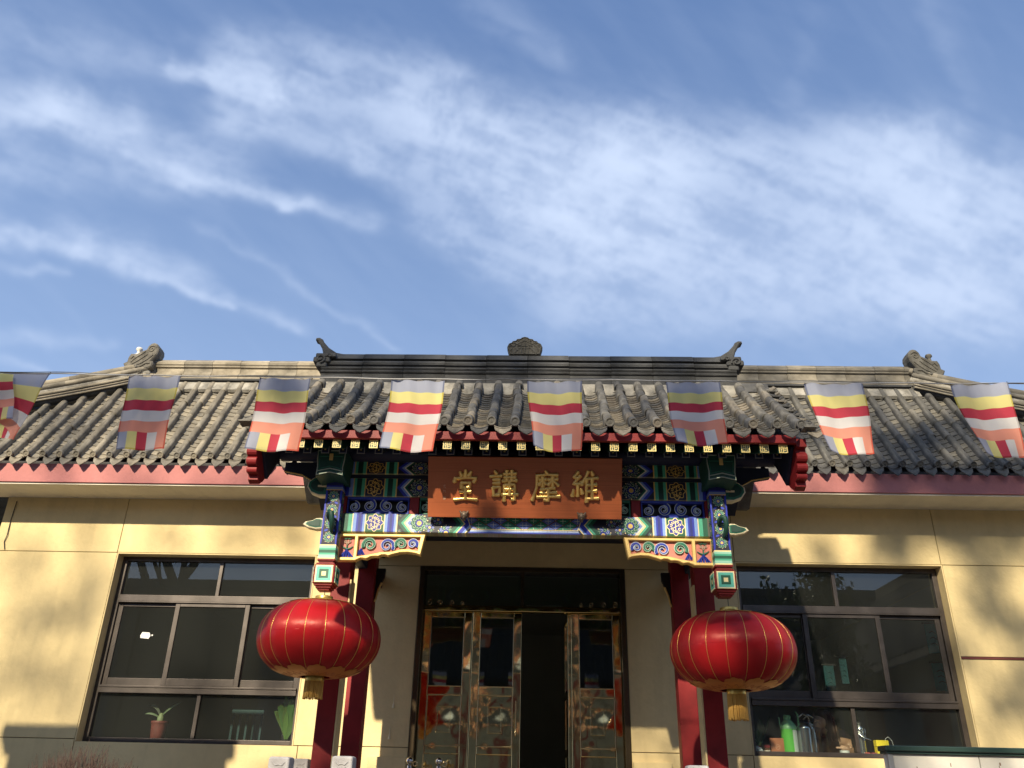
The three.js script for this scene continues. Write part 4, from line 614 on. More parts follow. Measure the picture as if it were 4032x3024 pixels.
    // side beams and their gilt spandrels
    mesh('side_beam', [rb(X(1.60) - 0.05, X(1.60) + 0.05, 3.83, 3.98, 0.002, 2.16, 0.006), rb(X(1.60) - 0.045, X(1.60) + 0.045, 3.50, 3.65, 0.002, 1.53, 0.006), rb(X(1.60) - 0.04, X(1.60) + 0.04, 3.51, 3.64, 1.72, 2.16, 0.006)], M.navyBoard, gate);
    mesh('gable_panel', extX([[0.45, 3.98], [2.1, 3.98], [2.1, 4.4], [1.72, 4.85], [1.34, 4.4], [0.45, 4.05]], X(1.6) - 0.015, X(1.6) + 0.015), M.navyBoard, gate);
    { const q = [[1.447, 3.52], [1.36, 3.52], [1.365, 3.44], [1.39, 3.38], [1.42, 3.30], [1.435, 3.22], [1.447, 3.20]].map(p => [X(p[0]) - 0.025, p[1]]); const g = grp('inner_spandrel', gate); mesh('carved_panel', ext(q, 0.05, 0.79), M.black, g); mesh('gilt_edge', sweep(q.slice(3).map(p => [p[0], p[1] - 0.002, 0.83]), 0.012, 6), M.goldPaint, g); }
    // bargeboard with stepped lobes at its lower end
    const lobe = (zc, yc, r) => Array.from({ length: 7 }, (_, i) => { const a = Math.PI / 2 - i / 6 * Math.PI; return [zc + Math.cos(a) * r * 0.9, yc + Math.sin(a) * r]; });
    const bo = [[1.72, 5.0], [2.15, 4.60], [2.5, 4.31], [2.78, 4.155], [2.80, 4.15], [2.80, 4.085], [2.755, 4.08], [2.755, 4.05], ...lobe(2.755, 4.008, 0.038), ...lobe(2.735, 3.932, 0.034), ...lobe(2.70, 3.868, 0.026), [2.655, 3.838], [2.655, 3.80], [2.60, 3.78], [2.52, 3.83], [2.30, 4.06], [2.0, 4.36], [1.72, 4.66], [1.5, 4.62], [1.4, 4.66]];
    { const [p, q] = seg(2.165, 2.25); mesh('bargeboard', extX(bo, p, q, 0.004), M.redPaint, gate); const [p2, q2] = seg(2.14, 2.163); mesh('barge_lining', extX([[1.72, 4.92], [2.45, 4.26], [2.74, 4.10], [2.50, 3.86], [2.3, 4.08], [1.72, 4.68], [1.4, 4.66]], p2, q2), M.navyBoard, gate); }
    // end row of verge tiles above the bargeboard
    for (let i = 0; i < 9; i++) { const [z, y] = pr.at(0.04 + i * 0.145); mesh('verge_tile', [sweep([[X(2.2), y - 0.012, z], [X(2.305), y - 0.05, z + 0.012]], 0.034, 9), new THREE.BoxGeometry(0.10, 0.012, 0.12).translate(X(2.25), y - 0.062, z + 0.05)], clayGate[i % 4], roof); }
  }
}

// ---------------------------------------------------------------- name board
{
  const b = thing('name_board', 'brown wooden name board with four raised gold characters tilted over the porch entrance', 'sign board', [XC, 3.844, 2.405]); b.rotation.x = 25.6 * D2R;
  const grain = ctex(canvas(1024, 320, (c, W, H) => { c.fillStyle = '#b0603a'; c.fillRect(0, 0, W, H); const r = rng(4); for (let i = 0; i < 900; i++) { c.strokeStyle = `rgba(${70 + r() * 60},${28 + r() * 20},${14},${0.03 + r() * 0.07})`; c.lineWidth = 0.6 + r() * 2; const y = r() * H, x = r() * W, w = 120 + r() * 500; c.beginPath(); c.moveTo(x, y); c.bezierCurveTo(x + w * 0.3, y + r() * 4 - 2, x + w * 0.7, y + r() * 4 - 2, x + w, y + r() * 4 - 2); c.stroke(); } for (const y of [80, 161, 242]) { c.fillStyle = 'rgba(60,24,12,0.25)'; c.fillRect(0, y, W, 1.3); } }));
  mesh('board', new RoundedBoxGeometry(1.62, 0.51, 0.045, 2, 0.006).translate(0, 0, -0.0225), new THREE.MeshPhysicalMaterial({ map: grain, roughness: 0.5, clearcoat: 0.15, clearcoatRoughness: 0.4 }), b, true);
  { const o = b.children[0].geometry, p = o.attributes.position, uv = o.attributes.uv; for (let i = 0; i < p.count; i++) uv.setXY(i, (p.getX(i) + 0.81) / 1.62, (p.getY(i) + 0.255) / 0.51); }
  const tang = [[50, 0, 50, 22], [30, 6, 37, 20], [71, 5, 62, 19], [14, 24, 11, 40], [15, 28, 52, 25, 90, 26, 79, 40], [34, 42, 37, 58], [34, 42, 67, 41, 63, 57], [37, 57, 63, 56], [30, 71, 70, 70], [50, 60, 50, 94], [10, 96, 50, 92, 92, 95]];
  const jiang = [[18, 2, 26, 11], [2, 20, 44, 17], [12, 31, 37, 29], [12, 42, 37, 40], [13, 55, 16, 82], [13, 55, 38, 53, 35, 78], [16, 80, 35, 78], [62, 0, 62, 34], [80, 0, 80, 34], [50, 11, 95, 9], [52, 22, 93, 21], [46, 34, 98, 32], [54, 46, 53, 98], [54, 47, 90, 45, 90, 95, 80, 92], [72, 36, 72, 80], [56, 61, 88, 60], [44, 78, 102, 76]];
  const mo = [[48, 0, 55, 9], [16, 15, 54, 12, 92, 13], [20, 15, 17, 55, 2, 95], [26, 28, 52, 27], [39, 19, 39, 52], [38, 30, 26, 46], [40, 32, 50, 43], [57, 28, 92, 26], [74, 18, 74, 52], [73, 30, 58, 46], [75, 30, 95, 47], [82, 54, 32, 60], [30, 71, 88, 69], [18, 84, 100, 81], [59, 57, 59, 96, 44, 92]];
  const wei = [[28, 2, 12, 20, 28, 22], [36, 14, 10, 42, 42, 39], [35, 32, 43, 44], [26, 44, 26, 80], [12, 58, 7, 80], [37, 56, 43, 72], [63, 0, 54, 20, 44, 36], [57, 22, 57, 98], [74, 0, 80, 13], [58, 24, 97, 21], [58, 44, 93, 42], [58, 64, 93, 62], [56, 88, 100, 86], [77, 24, 77, 88]];
  const w = 0.235, h = 0.262;
  for (const [ch, x] of [[tang, -0.495], [jiang, -0.178], [mo, 0.176], [wei, 0.497]]) {
    const gs = ch.map(st => { const P = []; for (let i = 0; i < st.length - 2; i += 2) for (let k = 0; k < 5; k++) { const t = k / 5; P.push([lerp(st[i], st[i + 2], t), lerp(st[i + 1], st[i + 3], t)]); } P.push(st.slice(-2)); const len = st.length === 4 && Math.hypot(st[2] - st[0], st[3] - st[1]) < 26; const pts = P.map(p => [(p[0] / 100 - 0.5) * w, (0.5 - p[1] / 100) * h, 0.006]); const n = pts.length; const r = pts.map((_, i) => { const t = i / (n - 1); return 0.0195 * (len ? 0.7 + 0.6 * t : 1.1 - 0.55 * Math.sin(Math.PI * t) * 0.6 + (t > 0.9 ? 0.08 : 0)); }); return sweep(pts, r, 9, 0.95); });
    const m = mesh('raised_character', gs, M.gold, b); m.position.set(x, 0.015, 0);
  }
  const sig = []; const sx = -0.68; for (const [p, q] of [[[0, 0.02], [0.02, 0.025]], [[0.008, 0.03], [0.004, -0.002]], [[0.012, 0.012], [0.022, -0.002]], [[0.0, -0.022], [0.018, -0.02]], [[0.004, -0.014], [0.002, -0.036]], [[0.012, -0.026], [0.02, -0.036]]]) sig.push(sweep([[sx + p[0], p[1] - 0.01, 0.001], [sx + q[0], q[1] - 0.01, 0.001]], 0.0018, 5));
  mesh('signature', [...sig, bx(sx - 0.001, sx + 0.019, -0.105, -0.082, 0, 0.0015)], std([0.62, 0.36, 0.24], 0.6), b);
  for (const x of [-0.504, 0.474]) { mesh('beast_clip', [lathe([[0, 0.035], [0.02, 0.03], [0.034, 0.012], [0.034, 0], [0, 0]], 12).rotateX(Math.PI / 2).translate(x, -0.232, 0), rb(x - 0.03, x + 0.03, -0.228, -0.208, 0.002, 0.03, 0.006), sweep([[x - 0.026, -0.21, 0.02], [x - 0.034, -0.198, 0.014]], 0.008, 6), sweep([[x + 0.026, -0.21, 0.02], [x + 0.034, -0.198, 0.014]], 0.008, 6), sweep([[x, -0.245, 0.03], [x, -0.27, 0.015], [x, -0.275, -0.03]], 0.013, 7)], std([0.16, 0.12, 0.09], 0.5, { metalness: 0.4 }), b); }
}
// ---------------------------------------------------------------- red lanterns
{
  const skinBump = dtex(256, (u, v) => 0.5 + 0.5 * fbm(u * 10, v * 4, 4, 0));
  const silk = phys([0.36, 0.011, 0.015], 0.40, { specularIntensity: 1, specularColor: lin(1, 0.5, 0.45), anisotropy: 0.85, sheen: 0.25, sheenRoughness: 0.3, sheenColor: lin(0.9, 0.1, 0.08), bumpMap: skinBump, bumpScale: 0.005 });
  const gilt = std([0.72, 0.50, 0.14], 0.34, { metalness: 0.8 }), goldRed = std([0.56, 0.20, 0.045], 0.5, { metalness: 0.25 }), fringe = std([0.60, 0.34, 0.07], 0.7);
  const n = 20, RX = 0.484, RY = 0.287;
  const prof = (t) => { const a = lerp(-0.5, 0.5, t) * Math.PI * 0.985; const c = Math.cos(a); return [0.085 + (RX - 0.085) * Math.pow(c, 0.72), RY * Math.sin(a) * (1 - 0.06 * c)]; };
  const bodyGeo = (() => {
    const U = n * 8, V = 40, pos = [], uv = [], idx = [];
    for (let j = 0; j <= V; j++) { const [r, y] = prof(j / V); for (let i = 0; i <= U; i++) { const a = i / U * 2 * Math.PI, k = Math.abs(Math.sin(n * a / 2)), q = r * (1 - 0.018 * (1 - Math.pow(k, 0.7)) * Math.min(1, r * 4)) * (1 + 0.004 * (fbm(i * 0.09, j * 0.35, 3) - 0.5)); pos.push(q * Math.sin(a), y, q * Math.cos(a)); uv.push(i / U * 6, j / V * 2); } }
    for (let j = 0; j < V; j++) for (let i = 0; i < U; i++) { const a = j * (U + 1) + i, b = a + 1, c = a + U + 1, d = c + 1; idx.push(a, b, c, b, d, c); }
    const g = new THREE.BufferGeometry(); g.setAttribute('position', new THREE.Float32BufferAttribute(pos, 3)); g.setAttribute('uv', new THREE.Float32BufferAttribute(uv, 2)); g.setIndex(idx); g.computeVertexNormals(); return g;
  })();
  const ribs = []; for (let i = 0; i < n; i++) { const a = i / n * 2 * Math.PI; ribs.push(sweep(Array.from({ length: 27 }, (_, k) => { const [r, y] = prof(0.03 + k / 26 * 0.94); const q = r * (1 - 0.018 * Math.min(1, r * 4)) + 0.001; return [q * Math.sin(a), y, q * Math.cos(a)]; }), 0.0022, 5)); }
  const ribGeo = wuv(merge(ribs));
  // gilt petal skirt that hugs the silk
  const skirt = (t0, t1, scal, dir) => { const U = 160, pos = [], idx = [], V = 6; for (let j = 0; j <= V; j++) for (let i = 0; i <= U; i++) { const a = i / U * 2 * Math.PI, lobe = Math.abs(Math.sin(a * scal / 2)); const edge = t1 + (t1 - t0) * (0.75 * Math.pow(lobe, 0.5) + 0.15 * Math.abs(Math.sin(a * scal * 1.5))); const t = lerp(t0, edge, j / V), [r, y] = prof(clamp(t)); const q = r * 1.004 + 0.002; pos.push(q * Math.sin(a), y + dir * 0.002, q * Math.cos(a)); } for (let j = 0; j < V; j++) for (let i = 0; i < U; i++) { const a = j * (U + 1) + i, b = a + 1, c = a + U + 1, d = c + 1; idx.push(a, b, c, b, d, c); } const g = new THREE.BufferGeometry(); g.setAttribute('position', new THREE.Float32BufferAttribute(pos, 3)); g.setIndex(idx); g.computeVertexNormals(); return g; };
  const lantern = (x, z, lab, y, fl) => {
    const L = thing('red_lantern', lab, 'lantern', [x, y, z], 'big round lanterns hung from the porch posts');
    raw('silk_body', bodyGeo, silk, L); raw('rib', ribGeo, gilt, L);
    mesh('top_skirt', skirt(0.995, 0.93, 12, 1), goldRed.clone(), L).material.color.setRGB(0.72, 0.42, 0.09); mesh('bottom_skirt', skirt(0.005, 0.10, 12, -1), goldRed, L);
    { const o = []; for (let i = 0; i < 24; i++) { const a = i / 24 * 2 * Math.PI; o.push(sweep(Array.from({ length: 10 }, (_, k) => { const t = 0.035 + 0.055 * (0.5 + 0.5 * Math.sin(k / 9 * 6.28)), b = a + (k / 9) * 0.2, [r, yy] = prof(t); return [(r + 0.004) * Math.sin(b), yy, (r + 0.004) * Math.cos(b)]; }), 0.003, 4)); } mesh('skirt_pattern', o, std([0.30, 0.05, 0.02], 0.5), L); }
    mesh('top_cap', [lathe([[0, RY + 0.052], [0.055, RY + 0.05], [0.07, RY + 0.046], [0.072, RY - 0.005], [0.066, RY - 0.012]], 24), lathe([[0.073, RY + 0.03], [0.076, RY + 0.026], [0.073, RY + 0.02]], 24)], gilt, L);
    mesh('bottom_cap', [lathe([[0.066, -RY + 0.012], [0.072, -RY + 0.004], [0.072, -RY - 0.03], [0.066, -RY - 0.034], [0, -RY - 0.034]], 24)], gilt, L);
    const R = rng(x > 0 ? 9 : 8), t = []; for (let i = 0; i < 64; i++) { const a = i / 64 * 2 * Math.PI + R() * 0.05, q = 0.066 + R() * 0.004, l = fl * (0.93 + R() * 0.08), b = a + (R() - 0.5) * 0.1; t.push(sweep([[q * Math.sin(a), -RY - 0.03, q * Math.cos(a)], [(q + 0.001) * Math.sin(b), -RY - 0.03 - l * 0.5, (q + 0.001) * Math.cos(b)], [(q + 0.003) * Math.sin(b), -RY - 0.03 - l, (q + 0.003) * Math.cos(b)]], 0.0042, 4)); }
    mesh('tassel', t, fringe, L);
    mesh('hanging_wire', sweep([[0, RY + 0.045, 0], [0, 2.999 - y, 0]], 0.003, 5), M.frameDark, L);
    return L;
  };
  lantern(-1.636, 2.23, 'round red silk lantern under the left hanging post, with the shorter gold tassel', 2.622, 0.13);
  lantern(1.622, 2.23, 'round red silk lantern under the right hanging post, with the longer gold tassel', 2.585, 0.185);
}

// ---------------------------------------------------------------- flags on their cord
{
  const FC = { blue: '#a5abc0', yellow: '#e2d98e', red: '#c4334a', white: '#dfdcdc', orange: '#ea9a84' };
  const flagTex = ctex(canvas(512, 768, (c, W, H) => {
    const hs = [[0, 0.17, FC.blue], [0.17, 0.335, FC.yellow], [0.335, 0.475, FC.red], [0.475, 0.62, FC.white], [0.62, 1, FC.orange]]; for (const [a, b, col] of hs) { c.fillStyle = col; c.fillRect(0, a * H, W, (b - a) * H + 1); }
    const vs = [[0, 0.21, FC.blue], [0.21, 0.40, FC.yellow], [0.40, 0.58, FC.red], [0.58, 0.785, FC.white]]; for (const [a, b, col] of vs) { c.fillStyle = col; c.fillRect(a * W, 0.765 * H, (b - a) * W + 1, 0.235 * H); }
    // doubled hems show the dye twice
    c.globalCompositeOperation = 'multiply'; for (const [a, b, col] of hs) { c.fillStyle = col; if (col !== FC.orange) c.fillRect(0, a * H, W * 0.025, (b - a) * H); c.fillRect(W * 0.972, a * H, W * 0.028, (b - a) * H); } c.fillStyle = FC.orange; c.fillRect(0, 0.62 * H, W * 0.025, 0.145 * H);
    for (const [a, b, col] of [...vs, [0.785, 1, FC.orange]]) { c.fillStyle = col; c.fillRect(a * W, H * 0.982, (b - a) * W, H * 0.018); } c.fillStyle = FC.blue; c.fillRect(0, H * 0.765, W * 0.025, H * 0.235);
    c.globalCompositeOperation = 'source-over'; const r = rng(3); for (let i = 0; i < 14000; i++) { c.fillStyle = `rgba(${r() > 0.5 ? '255,255,255' : '40,30,30'},0.035)`; c.fillRect(r() * W, r() * H, 1 + r() * 5, 1); }
    c.strokeStyle = 'rgba(50,60,90,0.35)'; c.setLineDash([6, 4]); c.lineWidth = 1.5; c.strokeRect(W * 0.03, H * 0.012, W * 0.94, H * 0.968);
  }));
  const cloth = phys([1, 1, 1], 0.85, { map: flagTex, transmission: 0.32, thickness: 0, bumpMap: rep(grainBump, 3), bumpScale: 0.0006, side: THREE.DoubleSide });
  const flag = (lab, P, Z, seed, curl) => { // corners TL TR BL BR as [x,y]; Z is the plane of the cord
    const U = 26, V = 36, pos = [], uv = [], idx = [], R = rng(seed), ph = [R() * 6, R() * 6, R() * 6], [tl, tr, bl, br] = P;
    for (let j = 0; j <= V; j++) for (let i = 0; i <= U; i++) {
      const u = i / U, v = j / V, e = v * v * 0.35 + v * 0.65;
      let x = lerp(lerp(tl[0], tr[0], u), lerp(bl[0], br[0], u), e), y = lerp(lerp(tl[1], tr[1], u), lerp(bl[1], br[1], u), v);
      y -= curl[0] * Math.sin(Math.PI * u) * v + 0.006 * Math.sin(Math.PI * u) * (1 - v);
      const z = Z + 0.012 * Math.sin(u * 9 + ph[0] + v * 2) * (0.3 + v) + 0.01 * Math.sin(u * 17 + ph[1] - v * 3) * (1 - v) + curl[1] * Math.sin(Math.PI * (0.2 + 0.8 * v)) * 0.5 * (u - 0.3) + curl[2] * v * v;
      x += 0.004 * Math.sin(v * 7 + ph[2]); pos.push(x, y, z); uv.push(u, 1 - v);
    }
    for (let j = 0; j < V; j++) for (let i = 0; i < U; i++) { const a = j * (U + 1) + i, b = a + 1, c = a + U + 1, d = c + 1; idx.push(a, c, b, b, c, d); }
    const g = new THREE.BufferGeometry(); g.setAttribute('position', new THREE.Float32BufferAttribute(pos, 3)); g.setAttribute('uv', new THREE.Float32BufferAttribute(uv, 2)); g.setIndex(idx); g.computeVertexNormals();
    const f = thing('striped_flag', lab, 'flag', [0, 0, 0], 'striped flags hung along the cord'); raw('cloth', g, cloth, f);
    const ties = [tl, tr].map(p => sweep([[p[0], p[1] - 0.008, Z], [p[0], p[1] + 0.012, Z + 0.002], [p[0] + 0.004, p[1] + 0.004, Z - 0.004]], 0.0025, 5)); mesh('cord_tie', ties, M.frameDark, f);
    return f;
  };
  const ZF = 4.0, out = FLAGS();
  out.forEach((o, i) => flag(o[0], o[1], ZF, 40 + i, o[2]));
  // the twisted flag at the far left: folded over itself
  {
    const q = FLAG0(), f = thing('striped_flag', 'striped flag twisted and folded over itself, leftmost on the cord', 'flag', [0, 0, 0], 'striped flags hung along the cord');
    const sheet = (c4, uv4, z) => { const U = 14, V = 20, pos = [], uv = [], idx = []; for (let j = 0; j <= V; j++) for (let i = 0; i <= U; i++) { const u = i / U, v = j / V, L = (k) => lerp(lerp(c4[0][k], c4[1][k], u), lerp(c4[2][k], c4[3][k], u), v), Lu = (k) => lerp(lerp(uv4[0][k], uv4[1][k], u), lerp(uv4[2][k], uv4[3][k], u), v); pos.push(L(0), L(1), z + 0.012 * Math.sin(u * 6 + v * 3) * v + 0.01 * Math.sin(v * 8)); uv.push(Lu(0), Lu(1)); } for (let j = 0; j < V; j++) for (let i = 0; i < U; i++) { const a = j * (U + 1) + i, b = a + 1, c = a + U + 1, d = c + 1; idx.push(a, c, b, b, c, d); } const g = new THREE.BufferGeometry(); g.setAttribute('position', new THREE.Float32BufferAttribute(pos, 3)); g.setAttribute('uv', new THREE.Float32BufferAttribute(uv, 2)); g.setIndex(idx); g.computeVertexNormals(); return g; };
    raw('cloth', sheet(q.back, [[0.1, 1], [1, 1], [0.15, 0], [1, 0.25]], ZF), cloth, f); raw('folded_cloth', sheet(q.front, [[0.75, 0.86], [0.05, 0.80], [0.75, 0.0], [0.05, 0.0]], ZF + 0.03), cloth, f);
    mesh('cord_tie', [sweep([[q.back[1][0], q.back[1][1] - 0.006, ZF], [q.back[1][0], q.back[1][1] + 0.012, ZF]], 0.003, 5)], M.frameDark, f);
  }
  const cd = []; const R = rng(12); for (let i = 0; i <= 120; i++) { const x = -5.2 + i * 0.09; const s = Math.sin(i * 0.9) * 0.0025; cd.push([x, CORDY(x) + s, ZF + 0.003]); }
  const cord = thing('flag_cord', 'thin pale cord stretched across the front carrying the striped flags', 'cord');
  mesh('cord_strand', sweep(cd, 0.0045, 6), std([0.42, 0.42, 0.43], 0.8), cord); mesh('wire_strand', sweep(cd.map((p, i) => [p[0], p[1] + 0.006 * Math.sin(i * 0.33) + 0.004, p[2] + 0.006 * Math.cos(i * 0.33)]), 0.003, 5), std([0.10, 0.11, 0.13], 0.6), cord);
}
function CORDY(x) { return 4.062 + 0.0012 * Math.abs(x) + (x < -2.4 ? -(x + 2.4) * 0.014 : 0) + 0.003 * Math.sin(x * 2.3); }
// corners of each flag on the plane of the cord: top left, top right, bottom left, bottom right (metres)
function FLAGS() {
  return [
    ['striped flag in front of the left roof tiles, second from the left', [[-2.719, 4.069], [-2.354, 4.064], [-2.683, 3.529], [-2.358, 3.533]], [0.004, 0.02, 0.0]],
    ['striped flag just left of the porch roof, its foot reaching the bargeboard', [[-1.809, 4.063], [-1.455, 4.052], [-1.818, 3.533], [-1.467, 3.525]], [0.008, 0.02, 0.02]],
    ['sunlit striped flag over the left half of the porch roof, leaning to the left', [[-0.909, 4.061], [-0.546, 4.044], [-0.947, 3.554], [-0.594, 3.525]], [0.012, 0.05, 0.03]],
    ['sunlit striped flag over the middle of the porch roof, hanging almost straight', [[0.004, 4.051], [0.372, 4.057], [0.053, 3.577], [0.363, 3.56]], [0.030, 0.03, 0.02]],
    ['shaded bluish striped flag over the right half of the porch roof', [[0.929, 4.056], [1.289, 4.06], [0.964, 3.611], [1.296, 3.606]], [0.022, 0.04, 0.04]],
    ['striped flag before the right roof, first to the right of the porch', [[1.855, 4.06], [2.234, 4.055], [1.931, 3.553], [2.213, 3.543]], [0.022, 0.06, 0.06]],
    ['striped flag at the right end of the cord, leaning to the right', [[2.813, 4.057], [3.185, 4.071], [2.901, 3.548], [3.153, 3.532]], [0.022, 0.06, 0.06]],
  ];
}
function FLAG0() { return { back: [[-3.588, 4.077], [-3.259, 4.076], [-3.502, 3.608], [-3.365, 3.582]], front: [[-3.639, 4.068], [-3.49, 4.052], [-3.563, 3.707], [-3.39, 3.718]] }; }

// ---------------------------------------------------------------- things behind the windows
const leafMat = (c, tr = 0.35) => phys(c, 0.55, { transmission: tr, thickness: 0, side: THREE.DoubleSide });
function blade(p0, p1, p2, w, fold = 0.25) { // a long leaf along a bent midrib
  const n = 8, pos = [], idx = []; const a = new THREE.Vector3(...p0), b = new THREE.Vector3(...p1), c = new THREE.Vector3(...p2);
  for (let i = 0; i <= n; i++) { const t = i / n, q = a.clone().multiplyScalar((1 - t) ** 2).addScaledVector(b, 2 * t * (1 - t)).addScaledVector(c, t * t), d = b.clone().sub(a).lerp(c.clone().sub(b), t).normalize(); let s = new THREE.Vector3().crossVectors(d, new THREE.Vector3(0, 0, 1)); if (s.length() < 0.2) s.set(1, 0, 0); s.normalize(); const W = w * Math.pow(Math.sin(Math.PI * clamp(0.08 + 0.92 * t)), 0.7); const up = new THREE.Vector3().crossVectors(s, d); for (const k of [-1, 0, 1]) pos.push(q.x + s.x * W * k + up.x * Math.abs(k) * W * fold, q.y + s.y * W * k + up.y * Math.abs(k) * W * fold, q.z + s.z * W * k + up.z * Math.abs(k) * W * fold); }
  for (let i = 0; i < n; i++) for (let k = 0; k < 2; k++) { const o = i * 3 + k; idx.push(o, o + 1, o + 3, o + 1, o + 4, o + 3); }
  const g = new THREE.BufferGeometry(); g.setAttribute('position', new THREE.Float32BufferAttribute(pos, 3)); g.setIndex(idx); g.computeVertexNormals(); return g;
}
const SY = 1.929, clayPot = std([0.17, 0.034, 0.026], 0.6, { map: rep(wearFine, 4) });
{
  { // left window: red pot with a bulb plant
    const t = thing('potted_plant', 'red clay flower pot with a pale bulb and thin leaves inside the left window', 'potted plant', [-3.86, SY, -0.34]);
    mesh('pot', lathe([[0, 0.002], [0.066, 0.0], [0.078, 0.14], [0.082, 0.19], [0.088, 0.192], [0.09, 0.215], [0.08, 0.217], [0.075, 0.19], [0, 0.18]], 24), clayPot, t); mesh('bulb', lathe([[0.026, 0.18], [0.036, 0.21], [0.033, 0.25], [0.018, 0.29], [0.0, 0.30]], 12), std([0.17, 0.2, 0.1], 0.6), t);
    mesh('leaf', blade([-0.01, 0.27, 0], [-0.06, 0.40, 0.02], [-0.16, 0.36, 0.03], 0.016), leafMat([0.10, 0.115, 0.075]), t); mesh('leaf', blade([0.01, 0.27, 0], [0.06, 0.34, 0.02], [0.20, 0.41, 0.02], 0.010), leafMat([0.14, 0.2, 0.1]), t); mesh('leaf', blade([-0.01, 0.25, 0], [-0.1, 0.31, 0.03], [-0.17, 0.28, 0.02], 0.010), leafMat([0.14, 0.2, 0.1]), t);
  }
  { // left window: broad-leaved plant
    const t = thing('broad_leaf_plant', 'green broad-leaved plant leaning on the glass at the right end of the left window', 'potted plant', [-2.50, SY, -0.40]);
    mesh('pot', lathe([[0, 0.002], [0.055, 0], [0.07, 0.10], [0.076, 0.11], [0.064, 0.11], [0, 0.1]], 20), M.frameDark, t);
    const R = rng(31); for (let i = 0; i < 15; i++) { const a = -0.75 + (i % 8) * 0.17 + R() * 0.12, l = 0.10 + R() * 0.16, y = 0.10 + Math.floor(i / 8) * 0.09 + R() * 0.09, zz = 0.02 + R() * 0.1; mesh('leaf', blade([Math.sin(a) * 0.03, y * 0.6, zz], [Math.sin(a) * l * 0.7, y + 0.13 + R() * 0.05, zz + 0.03], [Math.sin(a) * l * 1.1, y + 0.20 + R() * 0.07 - Math.abs(a) * 0.08, zz + 0.05 + R() * 0.03], 0.022 + R() * 0.012), leafMat([0.06 + R() * 0.05, 0.14 + R() * 0.07, 0.025]), t); }
    mesh('stem', sweep([[0, 0.09, 0], [0, 0.2, 0.02], [-0.01, 0.32, 0.05]], 0.008, 6), leafMat([0.1, 0.18, 0.05], 0), t);
  }
  { const t = thing('teal_chair', 'teal slatted chair back seen dimly through the left window', 'chair', [-3.45, 1.05, -1.75]); const m = std([0.004, 0.03, 0.036], 0.7); mesh('seat', rb(-0.2, 0.2, 0.42, 0.46, -0.2, 0.2, 0.01), m, t); for (const x of [-0.18, 0.18]) for (const z of [-0.18, 0.18]) mesh('leg', rb(x - 0.016, x + 0.016, 0, 0.42, z - 0.016, z + 0.016, 0.003), m, t); for (const x of [-0.18, -0.09, 0, 0.09, 0.18]) mesh('back_slat', rb(x - 0.014, x + 0.014, 0.46, 1.28, -0.2, -0.18, 0.003), m, t); mesh('back_rail', rb(-0.2, 0.2, 1.28, 1.34, -0.205, -0.175, 0.008), m, t); }
  // right window sill
  const wx = (u) => 2.262 + (u - 205) * 0.001405; // along the sill
  const steel = phys([0.62, 0.62, 0.62], 0.22, { metalness: 1 });
  { const t = thing('small_bottle', 'small dark glass bottle at the left end of the right window sill', 'bottle', [wx(222), SY, -0.25]); mesh('bottle_body', lathe([[0, 0], [0.022, 0], [0.023, 0.075], [0.012, 0.10], [0.009, 0.13]], 16), phys([0.05, 0.08, 0.12], 0.1), t); mesh('bottle_cap', lathe([[0.011, 0.128], [0.012, 0.155], [0, 0.157]], 12), M.whitePaint, t); }
  { const t = thing('plastic_bag', 'crumpled clear plastic bag beside the small bottle on the sill', 'bag', [wx(268), SY, -0.24]); const g = new THREE.IcosahedronGeometry(0.055, 4), p = g.attributes.position; for (let i = 0; i < p.count; i++) { const x = p.getX(i), y = p.getY(i), z = p.getZ(i), k = 0.72 + 0.7 * Math.abs(fbm(x * 40 + 5, y * 40 + z * 33, 4) - 0.5) * 2 + 0.15 * Math.sin(z * 50); p.setXYZ(i, x * k * 1.15, Math.max(-0.042, y * k * 0.85) + 0.042, z * k); } g.computeVertexNormals(); mesh('bag_body', g, phys([0.72, 0.75, 0.8], 0.25, { transmission: 0.35, thickness: 0 }), t); }
  { const t = thing('spice_jar', 'small jar with a red lid and pale label on the right window sill', 'jar', [wx(341), SY, -0.24]); mesh('jar_body', lathe([[0, 0], [0.030, 0], [0.031, 0.072], [0.027, 0.08], [0, 0.08]], 20), phys([0.16, 0.07, 0.04], 0.15), t); mesh('jar_label', lathe([[0.0315, 0.012], [0.0315, 0.055]], 20), std([0.72, 0.62, 0.52], 0.6), t); mesh('jar_lid', lathe([[0.031, 0.08], [0.033, 0.082], [0.033, 0.103], [0.03, 0.106], [0, 0.107]], 20), std([0.62, 0.05, 0.05], 0.4), t); }
  { const t = thing('orange_box', 'flat orange-brown box with a small round white emblem standing on the sill', 'box', [wx(417), SY, -0.235]); const face = ctex(canvas(128, 160, (c) => { c.fillStyle = '#b9714f'; c.fillRect(0, 0, 128, 160); c.strokeStyle = '#e8c9b6'; c.lineWidth = 2; c.beginPath(); c.arc(66, 78, 21, 0, 7); c.stroke(); c.beginPath(); c.moveTo(52, 82); c.bezierCurveTo(58, 66, 62, 92, 68, 74); c.bezierCurveTo(72, 68, 76, 84, 81, 74); c.stroke(); })); mesh('box_body', rb(-0.066, 0.068, 0, 0.172, -0.05, 0.0, 0.003), std([0.47, 0.16, 0.075], 0.55), t); mesh('box_front', new THREE.PlaneGeometry(0.128, 0.166).translate(0.001, 0.086, 0.0015), new THREE.MeshStandardMaterial({ map: face, roughness: 0.5 }), t, true); t.rotation.y = -0.05; }
